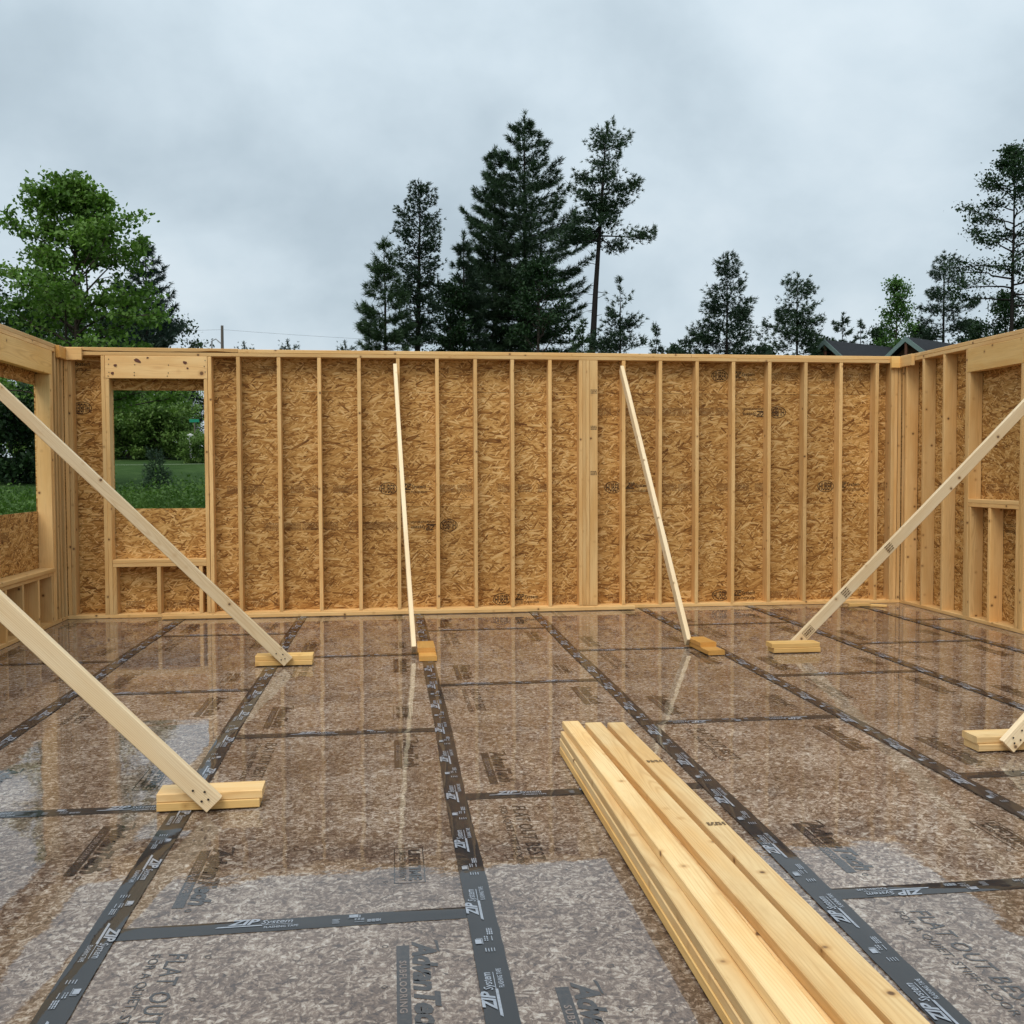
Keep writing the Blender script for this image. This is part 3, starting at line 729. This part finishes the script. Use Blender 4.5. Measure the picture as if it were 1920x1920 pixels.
def blades(C, Dn, K, ln, wd, rng, spread=.42, up=.06):
    C = np.repeat(C, K, 0); Dn = np.repeat(Dn, K, 0); n = len(C)
    d = Dn*.7+rng.normal(0, spread, (n, 3)); d[:, 2] += up; d /= np.linalg.norm(d, axis=1, keepdims=True)+1e-9
    s = np.cross(d, rng.normal(0, 1, (n, 3))); s /= np.linalg.norm(s, axis=1, keepdims=True)+1e-9
    l = ln*rng.uniform(.55, 1.2, (n, 1)); ww = wd*rng.uniform(.6, 1.2, (n, 1))
    V = np.stack([C-s*ww*.5, C+s*ww*.5, C+d*l+s*ww*.12, C+d*l-s*ww*.12], 1).reshape(-1, 3)
    return V, np.arange(n*4).reshape(n, 4)
def leafquads(C, size, rng, droop=.3):
    n = len(C); nrm = rng.normal(0, .6, (n, 3)); nrm[:, 2] += .55; nrm /= np.linalg.norm(nrm, axis=1, keepdims=True)
    a = np.cross(nrm, rng.normal(0, 1, (n, 3))); a /= np.linalg.norm(a, axis=1, keepdims=True); b = np.cross(nrm, a); a[:, 2] -= droop
    sz = size*rng.uniform(.6, 1.25, (n, 1))
    V = np.stack([C-a*sz*.5, C+b*sz*.42, C+a*sz*.6, C-b*sz*.42], 1).reshape(-1, 3)
    return V, np.arange(n*4).reshape(n, 4)
def trunk_path(H, lean, r0, rng, wig=.02, n=9, r1=.12):
    t = np.linspace(0, 1, n); wg = np.cumsum(rng.normal(0, wig, (n, 2)), 0)*H*.06; wg[0] = 0
    P = np.stack([lean[0]*t+wg[:, 0], lean[1]*t+wg[:, 1], H*t], 1); return P, r0*(1-t)**.85+r0*r1*.3
def interp(P, z): return np.array([np.interp(z, P[:, 2], P[:, 0]), np.interp(z, P[:, 2], P[:, 1]), z])

def conifer_mesh(seed, H, R, base, prof, levels, per, dens, K=6, ln=.42, wd=.1, s0=.2, plate=.3, upang=(-.05, .7), droop=.25, tip=.2, r0=None, lean=(0, 0), lenvar=(.6, 1.08), clump=0., mat='needles', bark='bark_dark', gap=0., deadwood=0, jit=.4):
    rng = np.random.default_rng(seed); r0 = r0 or H*.0125
    P, Rr = trunk_path(H, lean, r0, rng); paths = [(P, Rr)]; Cs = []; Ds = []
    for i in range(levels):
        t0 = (i+rng.uniform(-.35, .35))/levels; t0 = min(max(t0, 0), .985)
        m = max(2, int(per*(1-.45*t0)+rng.uniform(0, 1)))
        az0 = rng.uniform(0, 6.28)
        for k in range(m):
            if rng.random() < gap: continue
            t = min(max(t0+rng.normal(0, jit)/levels, 0), .99); z = base+(H-base)*t
            L = R*prof(t)*rng.uniform(*lenvar)
            if L < .12: L = .12
            az = az0+k*6.283/m+rng.normal(0, .25); up = upang[0]+(upang[1]-upang[0])*t+rng.normal(0, .08)
            o = interp(P, z); h = np.array([math.cos(az), math.sin(az), 0]); s = np.linspace(0, 1, 5)
            B = o[None]+h[None]*(L*s)[:, None]; B[:, 2] += L*(math.tan(up)*s-droop*s**2+tip*s**4)
            paths.append((B, (r0*.22*(1-t*.6)*min(1, L/R+.25))*(1-s*.85)))
            n = int(L*dens*rng.uniform(.7, 1.2))+3
            ss = s0+(1-s0)*rng.random(n)**.75
            side = np.array([-h[1], h[0], 0]); wdt = (L*plate*(1.08-ss)+.12)
            if clump:
                nc = max(2, int(L*1.6)); cs = s0+(1-s0)*rng.random(nc)**.6; cl_off = rng.uniform(-1, 1, nc)*(L*plate*(1.1-cs)+.1); j = rng.integers(0, nc, n)
                ss = np.clip(cs[j]+rng.normal(0, clump/L, n), 0, 1.08); sd = cl_off[j]+rng.normal(0, clump, n); vz = rng.normal(.1, clump*.55, n)
            else: sd = rng.uniform(-1, 1, n)*wdt; vz = rng.normal(.03, .07, n)
            C = o[None]+h[None]*(L*ss)[:, None]+side[None]*sd[:, None]
            C[:, 2] += L*(math.tan(up)*ss-droop*ss**2+tip*ss**4)+vz-np.abs(sd)*.06
            Dd = h[None]*.9+side[None]*np.sign(sd)[:, None]*.55+np.array([0, 0, .25])[None]
            Cs.append(C); Ds.append(np.broadcast_to(Dd, C.shape))
    for _ in range(deadwood):
        z = rng.uniform(.25, .95)*base; o = interp(P, z); az = rng.uniform(0, 6.28); L = rng.uniform(.3, 1.1); h = np.array([math.cos(az)*L, math.sin(az)*L, rng.uniform(-.1, .2)])
        paths.append((np.stack([o, o+h*.5, o+h]), np.array([.03, .02, .008])))
    # leader
    top = P[-1][None]+np.stack([rng.normal(0, .06, 14), rng.normal(0, .06, 14), rng.uniform(-.7, .05, 14)], 1); Cs.append(top); Ds.append(np.tile([0, 0, 1.], (14, 1)))
    V, F = blades(np.concatenate(Cs), np.concatenate(Ds), K, ln, wd, rng)
    tv, tf = tubes(paths, 5)
    return mesh_np('trunk', tv, tf, [bark], smooth=True), mesh_np('crown', V, F, [mat])
def broadleaf_mesh(seed, H, R, base, prof, limbs=34, sub=8, leaves=36, size=.17, lean=(0, 0), upang=(.5, 1.1), mat='leaves_maple', bark='bark', r0=None, spread=.36, stems=1, sag=.12):
    rng = np.random.default_rng(seed); r0 = r0 or H*.014; paths = []; Cs = []
    Ps = []
    for s_ in range(stems):
        ln = (lean[0]+(rng.normal(0, H*.12) if stems > 1 else 0), lean[1]+(rng.normal(0, H*.12) if stems > 1 else 0))
        P, Rr = trunk_path(H*.93*(1 if s_ == 0 else rng.uniform(.75, .95)), ln, r0/(stems**.5), rng, .03); Ps.append(P); paths.append((P, Rr))
    for i in range(limbs):
        P = Ps[i % stems]; t = min(.99, (i+rng.uniform(0, 1))/limbs); z = base+(P[-1, 2]-base)*t
        az = i*2.4+rng.normal(0, .4); up = upang[0]+(upang[1]-upang[0])*t+rng.normal(0, .12); L = R*prof(t)*rng.uniform(.7, 1.12)/max(.5, math.cos(up))*.85
        o = interp(P, z); h = np.array([math.cos(az), math.sin(az), 0]); s = np.linspace(0, 1, 6)
        B = o[None]+h[None]*(L*math.cos(up)*s)[:, None]; B[:, 2] += L*(math.sin(up)*s-sag*s**2); B[1:, :2] += rng.normal(0, .04*L, (5, 2))
        paths.append((B, r0*.38*(1-t*.5)*(1-s*.88)))
        for j in range(sub):
            u = rng.uniform(.25, 1.); b0 = np.array([np.interp(u, s, B[:, q]) for q in range(3)])
            a2 = az+rng.normal(0, .9); l2 = L*rng.uniform(.16, .4)*(1.25-u*.6); h2 = np.array([math.cos(a2), math.sin(a2), rng.uniform(-.1, .75)]); e = b0+h2*l2
            paths.append((np.stack([b0, (b0+e)/2+[0, 0, .03*l2], e]), np.array([.3, .2, .06])*r0*.3))
            n = int(leaves*rng.uniform(.6, 1.3)); q = rng.random(n)**.7
            Cs.append(b0[None]+(e-b0)[None]*(q*1.1)[:, None]+rng.normal(0, 1, (n, 3))*spread*np.array([1, 1, .62])*(.45+.55*rng.random((n, 1))))
    V, F = leafquads(np.concatenate(Cs), size, rng); tv, tf = tubes(paths, 5)
    return mesh_np('trunk', tv, tf, [bark], smooth=True), mesh_np('crown', V, F, [mat])
def place_tree(name, label, cat, meshes, x, y, rz=0., sc=1., group=None, sink=.1):
    t = thing(name, label, cat, (x, y, terrain(x, y)-sink), group); t.rotation_euler = (0, 0, rz); t.scale = (sc,)*3
    for nm, me in zip(('trunk', 'crown'), meshes):
        o = bpy.data.objects.new(nm, me); COL.objects.link(o); o.parent = t
    return t
def spot(px, Y):
    d = ray(px, 887); return d.x*Y/d.y, Y
def height(px, py, Y):
    """height of a top seen at pixel (px,py) above the ground at depth Y"""
    d = ray(px, py); x = d.x*Y/d.y; return CAMH+d.z*Y/d.y-terrain(x, Y)+.1
def mpp(Y): return Y/FPX*1.0

cone = lambda t: (1-t)**.72
pinep = lambda t: (math.sin(math.pi*min(1, (t*.86+.16)))**.8)*(1-.25*t)
spruce = lambda t: (1-t)**.85*1.0+.02
bigpine = lambda t: min(1., ((1-t)/.55)**.85)*min(1., .7+t)
TG = 'conifers standing beyond the walls'
def conif(label, px, top, Y, halfpx, name='pine_tree', **kw):
    H = height(px, top, Y); x, y = spot(kw.pop('foot', px), Y); xt, _ = spot(px, Y); R = halfpx*mpp(Y)*kw.pop('wide', 1.04)
    kw.setdefault('lean', (xt-x, 0)); bf = kw.pop('bf', .3)
    me = conifer_mesh(kw.pop('seed'), H, R, H*bf, kw.pop('prof', cone), kw.pop('levels', 26), kw.pop('per', 6), kw.pop('dens', 11), **kw)
    return place_tree(name, label, 'tree', me, x, y, 0, 1, TG)
BIG = dict(levels=22, per=8, dens=27, K=10, ln=.36, wd=.042, plate=.26, upang=(.0, .5), droop=.2, tip=.3, s0=.12, jit=.16, lenvar=(.72, 1.1))
conif('tallest dark pine of the middle clump with broad layered boughs', 985, 214, 70, 126, seed=1, prof=bigpine, bf=.27, mat='needles', **BIG)
conif('layered pine whose top shows just left of the tallest pine', 928, 276, 72, 104, seed=2, prof=cone, bf=.25, mat='needles', **{**BIG, 'levels': 20})
conif('dark pine filling the foot of the tallest pine', 872, 440, 67, 78, seed=3, prof=cone, bf=.1, mat='needles_dark', **{**BIG, 'levels': 18})
conif('light green feathery pine at the outer end of the middle clump', 726, 450, 58, 96, seed=4, prof=cone, bf=.16, mat='needles_light', levels=18, per=7, dens=24, K=10, ln=.34, wd=.04, plate=.28, upang=(.05, .5), droop=.2, tip=.3, jit=.15)
conif('open round-topped pine with fine dark branches and bare lower trunk', 792, 353, 62, 58, foot=780, seed=5, prof=lambda t: .92*(1-t**2.6)**.5*(.62+.38*t), bf=.42, levels=24, per=7, dens=26, K=9, ln=.2, wd=.05, s0=.35, plate=.34, upang=(.15, .75), droop=.12, tip=.1, clump=.26, mat='needles_dark', r0=.26, deadwood=26)
conif('very tall lone pine with long bare leaning trunk', 1136, 232, 64, 72, foot=1096, seed=16, prof=lambda t: (1-t)**.5*(.75+.25*math.sin(t*17+1))+.06, bf=.645, levels=13, per=5, dens=58, K=12, ln=.25, wd=.045, s0=.35, plate=.34, upang=(-.1, .6), droop=.15, tip=.15, clump=.36, mat='needles', r0=.30, gap=.2, lenvar=(.3, 1.3), deadwood=16)
PIN = dict(wide=1.55, levels=14, per=6, dens=38, K=12, ln=.25, wd=.042, s0=.25, plate=.36, upang=(0., .7), droop=.15, tip=.15, clump=.31, lenvar=(.45, 1.15), gap=.14)
conif('small open pine right of the leaning bare trunk', 1163, 527, 60, 48, seed=7, prof=cone, bf=.2, mat='needles_dark', **PIN)
conif('wide dark pine with a full pointed crown, beyond the middle of the wall', 1364, 477, 60, 66, seed=8, prof=lambda t: (1-t)**.8, bf=.22, mat='needles_dark', **{**PIN, 'levels': 17, 'dens': 42})
conif('pine with a rounded cap just left of the dark roofs', 1494, 514, 62, 58, seed=9, prof=lambda t: (1-t)**.7, bf=.26, mat='needles', **PIN)
conif('open dark pine with crooked spreading boughs behind the dark roofs', 1766, 474, 72, 58, seed=10, prof=lambda t: (1-t)**.62, bf=.3, mat='needles_dark', **{**PIN, 'upang': (-.05, .5)})
conif('dark spruce behind the maple with drooping layered boughs', 278, 452, 57, 122, seed=11, name='spruce_tree', prof=lambda t: (1-t)**.75, bf=.03, mat='needles_blue', levels=24, per=8, dens=26, K=7, ln=.28, wd=.05, jit=.15, plate=.26, upang=(-.12, .5), droop=.1, tip=.2, s0=.12)
SM = dict(wide=1.6, levels=13, per=5, dens=24, K=7, ln=.26, wd=.06, plate=.35, upang=(.05, .6), droop=.15, tip=.2)
conif('small young pine showing its tip over the wall near the leaning trunk', 1092, 600, 56, 34, seed=12, prof=cone, bf=.1, mat='needles_light', **SM)
conif('small bushy spruce tip between two open pines', 1228, 611, 66, 24, seed=13, prof=cone, bf=.15, mat='needles', **{**SM, 'per': 6})
conif('low round pine top beside the wide dark pine', 1284, 634, 70, 32, seed=14, prof=lambda t: (1-t)**.4, bf=.3, mat='needles', **SM)
conif('dark pine top rising directly behind the dark roof ridge', 1578, 590, 76, 36, seed=15, prof=lambda t: (1-t)**.45, bf=.2, mat='needles_dark', **{**SM, 'dens': 34})
conif('short dark pine between roof and light green tree', 1613, 600, 78, 24, seed=17, prof=cone, bf=.2, mat='needles', **{**SM, 'dens': 34})
far = conifer_mesh(31, 12.5, 1.9, 4., lambda t: (1-t)**.4, 12, 5, 26, K=7, ln=.26, wd=.07, plate=.35, clump=.3, mat='needles_dark')
for px, top in ((460, 643), (541, 639), (648, 641)):
    Y = 92; x, y = spot(px, Y); place_tree('pine_tree', 'tiny far pine top barely showing over the wall near the utility pole', 'tree', far, x, y, px, height(px, top, Y)/12.5, 'far pine tops over the wall')
# broadleaf trees
def broad(label, px, top, Y, halfpx, seed, **kw):
    H = height(px, top, Y); x, y = spot(kw.pop('foot', px), Y); R = halfpx*mpp(Y); bf = kw.pop('bf', .2)
    me = broadleaf_mesh(seed, H, R, H*bf, kw.pop('prof'), **kw); return place_tree(kw.pop('name', 'broadleaf_tree'), label, 'tree', me, x, y, 0, 1, 'broadleaf trees beyond the walls')
egg = lambda t: (math.sin(math.pi*min(1, t*.78+.2))**.75)
broad('leafy green maple with an open ragged top beside the wide window opening', 150, 343, 33, 190, 21, prof=lambda t: (1-t)**.8*1.0+.13, bf=.24, limbs=54, sub=9, leaves=52, size=.135, spread=.22, upang=(.25, 1.2), mat='leaves_maple')
broad('dark leafy tree under the tallest pine', 1010, 470, 64, 60, 22, prof=egg, bf=.15, limbs=30, sub=7, leaves=46, size=.17, spread=.42, mat='leaves_dark')
broad('dark leafy tree inside the middle clump beside the feathery pine', 845, 520, 66, 56, 23, prof=egg, bf=.1, limbs=28, sub=7, leaves=46, size=.17, spread=.42, mat='leaves_dark')
broad('light green leafy tree behind the dark roofs', 1676, 510, 66, 46, 24, prof=lambda t: (1-t)**.5*.9+.1, bf=.1, limbs=30, sub=7, leaves=42, size=.16, spread=.36, mat='leaves_bright', upang=(.6, 1.2))
broad('tall airy tree with slim trunk above the closed window bay', 1904, 243, 50, 160, 25, foot=1890, prof=lambda t: (1-t)**.9*1.1+.06, bf=.46, limbs=36, sub=8, leaves=44, size=.13, spread=.30, upang=(.05, 1.0), mat='leaves_dark', bark='bark_dark', r0=.16)
broad('dark rounded tree at the foot of the tall airy tree', 1880, 535, 56, 46, 26, prof=egg, bf=.12, limbs=26, sub=7, leaves=48, size=.14, spread=.34, mat='leaves_dark')
broad('low dark tree just above the corner of the closed window bay wall', 1830, 600, 60, 40, 27, prof=egg, bf=.08, limbs=22, sub=6, leaves=48, size=.14, spread=.34, mat='leaves_dark')
for k_, (px_, top_, hw_) in enumerate(((1262, 640, 26), (1438, 640, 30), (1545, 622, 30), (1645, 600, 34), (1720, 596, 30), (1815, 590, 34))):
    broad(('low leafy tree top between the small spruce tip and the wide dark pine', 'low leafy tree top filling the gap right of the wide dark pine', 'low leafy tree crown touching the peak of the first dark roof', 'rounded tree crown behind the valley between the two dark roofs', 'dark tree crown right behind the trussed gable', 'rounded dark tree crown where roof meets the closed bay wall')[k_], px_, top_, 74, hw_, 90+k_, prof=egg, bf=.3, limbs=20, sub=6, leaves=40, size=.18, spread=.38, mat='leaves_dark')
broad('dark leafy tree beyond the roofs, right of the crooked pine', 1945, 560, 62, 60, 28, prof=egg, bf=.1, limbs=26, sub=6, leaves=48, size=.15, spread=.4, mat='leaves_dark')
# dark wood behind the shrubs, seen through both openings
dk = [broadleaf_mesh(40+i, 10.5, 3.8, 3.2, egg, limbs=30, sub=7, leaves=40, size=.22, spread=.5, mat='leaves_dark', bark='bark_pale') for i in range(2)]
for i, (px, Y) in enumerate(((-210, 62), (-140, 66), (-75, 62), (-20, 64), (40, 70), (100, 66), (165, 74), (225, 70), (285, 76), (318, 80), (350, 78))):
    x, y = spot(px, Y); place_tree('broadleaf_tree', 'dark shady tree of the wood behind the shrubs', 'tree', dk[i % 2], x, y, i*1.7, (.8+.08*(i % 3))*(.6 if px > 300 else 1), 'dark wood behind the shrubs')
sh = [broadleaf_mesh(60+i, 2.5, 1.7, .1, egg, limbs=20, sub=6, leaves=34, size=.15, spread=.3, mat='leaves_shrub', stems=3, upang=(.4, 1.1)) for i in range(3)]
i = 0
for px, Y, sc in ((192, 50, .85), (218, 51, 1.0), (243, 50, .85), (266, 51, .8), (291, 50, .9), (318, 51, 1.1), (343, 50, .62), (366, 47.6, .48), (392, 47.6, .5), (60, 48, 1.2), (100, 50, 1.1), (150, 50, .9), (-60, 48, 1.2)):
    x, y = spot(px, Y); place_tree('shrub', 'green shrub of the hedge row seen through the cut window' if 190 < px < 400 else 'green shrub of the hedge row seen beside or through the wide opening', 'shrub', sh[i % 3], x, y, i*2.1, sc, 'shrubs along the lawn'); i += 1
x, y = spot(22, 36); place_tree('shrub', 'big dark round shrub seen through the wide window opening', 'shrub', broadleaf_mesh(70, 2.9, 1.9, .1, egg, limbs=26, sub=7, leaves=44, size=.15, spread=.3, mat='leaves_dark', stems=3, upang=(.3, 1.0)), x, y)
x, y = spot(292, 29.5); place_tree('conifer_sapling', 'little spruce sapling on the lawn, seen through the cut window', 'sapling', conifer_mesh(80, 1.6, .6, .12, cone, 9, 6, 46, K=6, ln=.11, wd=.022, jit=.15, plate=.25, upang=(.15, .9), droop=.05, tip=.1, mat='needles', r0=.03), x, y)
# weeds under the windows
def weeds(name, label, box, n, hh, seed):
    rng = np.random.default_rng(seed); x = rng.uniform(box[0], box[1], n); y = rng.uniform(box[2], box[3], n); cl_ = np.sin(x*1.7+seed)*np.cos(y*1.1)+rng.normal(0, .6, n); k = cl_ > -.5; x, y = x[k], y[k]
    z = np.array([terrain(a, b) for a, b in zip(x, y)]); h = hh*rng.uniform(.35, 1.0, len(x))*(1+.3*np.sin(x*.9+y*.7))
    C = np.stack([x, y, z], 1); V1, F1 = blades(C, np.tile([0, 0, 1.2], (len(C), 1)), 5, hh*.95, .022, rng, .3, .4)
    C2 = np.stack([x, y, z+h], 1); C2 = np.repeat(C2, 7, 0)+rng.normal(0, .12, (len(C2)*7, 3)); V2, F2 = leafquads(C2, .075, rng)
    o = bpy.data.objects.new(name, mesh_np(name, np.concatenate([V1, V2]), np.concatenate([F1, F2+len(V1)]), ['weeds'])); COL.objects.link(o)
    tag(o, label, 'weeds', kind='stuff')
weeds('tall_weeds', 'tall green weeds beyond the cut window and wide opening', (-17, 0, 21.0, 27.5), 8000, .72, 1)

# ------------------------------------------------------------------ house roofs beyond the right corner
def house(label, pxp, pyp, Y, az, half, rise, length, ov=.5):
    d = ray(pxp, pyp); P = Vector((d.x*Y/d.y, Y, CAMH+d.z*Y/d.y)); g = terrain(P.x, P.y)-.1
    A = Vector((math.sin(az), math.cos(az), 0)); Bv = Vector((A.y, -A.x, 0))   # ridge away, eave direction
    t = thing('log_house', label, 'house', (P.x, P.y, g), 'houses beyond the wall')
    zr = P.z-g; ze = zr-rise
    def mk(nm, pts, faces, mat, parent=t):
        V = [A*a+Bv*b+Vector((0, 0, c)) for a, b, c in pts]; me = mesh_np(nm, V, faces, [mat]); o = bpy.data.objects.new(nm, me); COL.objects.link(o); o.parent = parent; return o
    th = .16; hw = half
    bx = lambda a0, a1, b0, b1, c0, c1: ([(a, b, c) for a in (a0, a1) for b in (b0, b1) for c in (c0, c1)], [(0, 1, 3, 2), (4, 6, 7, 5), (0, 4, 5, 1), (2, 3, 7, 6), (0, 2, 6, 4), (1, 5, 7, 3)])
    ins = hw-.45; zi = zr-.25-rise*ins/hw
    mk('wall', [(.6, -ins, 0), (.6, ins, 0), (.6, ins, zi), (.6, 0, zr-.25), (.6, -ins, zi), (length-.5, -ins, 0), (length-.5, ins, 0), (length-.5, ins, zi), (length-.5, 0, zr-.25), (length-.5, -ins, zi)],
       [(0, 1, 2, 3, 4), (9, 8, 7, 6, 5), (0, 4, 9, 5), (1, 6, 7, 2)], 'log_brown')
    for s in (-1, 1):
        r = mk('roof_slope', [(0, 0, zr), (length, 0, zr), (length, s*hw, ze), (0, s*hw, ze), (0, 0, zr-th), (length, 0, zr-th), (length, s*hw, ze-th), (0, s*hw, ze-th)], [(0, 1, 2, 3), (7, 6, 5, 4), (0, 4, 5, 1), (1, 5, 6, 2), (2, 6, 7, 3), (3, 7, 4, 0)], 'shingle')
        mk('fascia_board', [(-.05, 0, zr+.03), (-.05, s*(hw+.03), ze+.03-.03*rise/hw), (-.05, s*(hw+.03), ze-.26), (-.05, 0, zr-.30), (-.005, 0, zr+.03), (-.005, s*(hw+.03), ze+.03-.03*rise/hw), (-.005, s*(hw+.03), ze-.26), (-.005, 0, zr-.30)], [(0, 1, 2, 3), (7, 6, 5, 4), (0, 4, 5, 1), (2, 6, 7, 3), (1, 5, 6, 2)], 'trim_green')
        mk('truss_strut', *bx(.02, .14, s*.12-.06*s, s*(hw*.34), zr-rise*.62, zr-rise*.62+.14), 'timber_brown')
        sp = [(.16, 0, zr-rise*.55), (.16, s*hw*.34, zr-rise*.36), (.16, s*hw*.34, zr-rise*.36-.15), (.16, 0, zr-rise*.55-.15)]; mk('truss_strut', sp+[(a+.1, b, c) for a, b, c in sp], [(0, 1, 2, 3), (7, 6, 5, 4), (0, 4, 5, 1), (1, 5, 6, 2), (2, 6, 7, 3), (3, 7, 4, 0)], 'timber_brown')
    mk('truss_post', *bx(.03, .15, -.075, .075, zr-rise*.62, zr-.2), 'timber_brown')
    mk('truss_tie', *bx(.025, .155, -hw*.66, hw*.66, zr-rise*.68, zr-rise*.6), 'timber_brown')
    for b in (-hw*.45, hw*.45):
        wn = mk('window', *bx(.53, .59, b-.5, b+.5, 1.0, 2.3), 'white_paint'); mk('window_pane', *bx(.51, .527, b-.42, b+.42, 1.08, 2.22), 'shingle', wn)
    # shingle courses
    return t, A, Bv, zr, ze
house('dark roofed house with narrow green-trimmed gable left of the trussed gable', 1546, 637, 62, rad(62), 3.4, 2.9, 12)
house('dark roofed house with brown timber truss in its green-trimmed gable', 1698, 631, 57, rad(58), 3.6, 2.9, 11)

# ------------------------------------------------------------------ pole, wires, sign, fence, lawn edging
Y = 78; x, y = spot(420, Y); g = terrain(x, y); H = height(420, 613, Y)
t = thing('utility_pole', 'slim wooden utility pole rising over the back wall by the maple', 'utility pole', (x, y, g))
tv, tf = tubes([(np.array([(0, 0, -.1), (0, 0, H*.5), (.02, 0, H)]), np.array([.15, .13, .10]))], 8)
o = bpy.data.objects.new('pole', mesh_np('pole', tv, tf, ['pole_wood'])); COL.objects.link(o); o.parent = t
tv, tf = tubes([(np.array([(-.75, 0, H-1.15), (-.45, 0, H-1.0), (0, 0, H-1.4)]), np.array([.05, .05, .05])), (np.array([(-.75, 0, H-1.7), (-.75, 0, H-1.15)]), np.array([.07, .07]))], 6)
o = bpy.data.objects.new('bracket', mesh_np('bracket', tv, tf, ['metal_grey'])); COL.objects.link(o); o.parent = t
pole_top = Vector((x, y, g+H-.3))
def wire(a, b, sag, label):
    s = np.linspace(0, 1, 26)[:, None]; P = np.array(a)[None]*(1-s)+np.array(b)[None]*s; P[:, 2] -= sag*4*(s*(1-s))[:, 0]
    tv, tf = tubes([(P, np.full(26, .007))], 4); o = bpy.data.objects.new('power_line', mesh_np('wire', tv, tf, ['wire_black'])); COL.objects.link(o); tag(o, label, 'wire')
wire(pole_top, pole_top+Vector((-48, -6, -.3)), .7, 'thin power line running from the pole behind the maple')
wire(pole_top, pole_top+Vector((60, 9, 1.2)), 1.0, 'thin power line running from the pole across to the pines')
x, y = spot(366, 48.6); g = terrain(x, y); zs = CAMH+ray(366, 789).z*48.6/ray(366, 789).y
t = thing('street_sign', 'small green street sign on a post seen through the cut window', 'street sign', (x, y, g))
board('sign_blade', (x-.22, x+.22), (y-.012, y+.012), (zs-.07, zs+.07), 'sign_green', t, bow=0); board('sign_post', (x-.03, x+.03), (y+.014, y+.06), (g-.2, zs+.05), 'pole_wood', t, bow=0)
x, y = spot(374, 49.0); g = terrain(x, y); zr_ = CAMH+ray(374, 816).z*49.0/ray(374, 816).y
t = thing('rail_fence', 'white rail fence by the green street sign', 'fence', (x, y, g))
for dz in (0, -.17): board('rail', (x-.55, x+1.6), (y-.02, y+.02), (zr_+dz-.035, zr_+dz+.035), 'white_paint', t, bow=0)
for dx in (-.4, .3, 1.2): board('fence_post', (x+dx-.05, x+dx+.05), (y+.022, y+.11), (g-.2, zr_+.08), 'white_paint', t, bow=0)
def strip(name, pts, wd, mat, lift):
    V = []; 
    for (a, b), (c, d_) in zip(pts, pts[1:]+[(2*pts[-1][0]-pts[-2][0], 2*pts[-1][1]-pts[-2][1])]):
        n = Vector((-(d_-b), c-a, 0)).normalized()*wd/2
        for s in (-1, 1): V.append((a+n.x*s, b+n.y*s, terrain(a+n.x*s, b+n.y*s)+lift))
    F = np.array([(2*i, 2*i+2, 2*i+3, 2*i+1) for i in range(len(pts)-1)]); me = mesh_np(name, V, F, [mat])
    if me.polygons[0].normal.z < 0: me.flip_normals()
    o = bpy.data.objects.new(name, me); COL.objects.link(o); return o
tag(strip('path', [(-30+i*1.2, 42+.012*i*i*1.1) for i in range(26)], .09, 'edging', .05), kind='structure')
tag(strip('road', [(-60+i*4, 41-.25*i) for i in range(12)], 2.6, 'asphalt', .06), kind='structure')
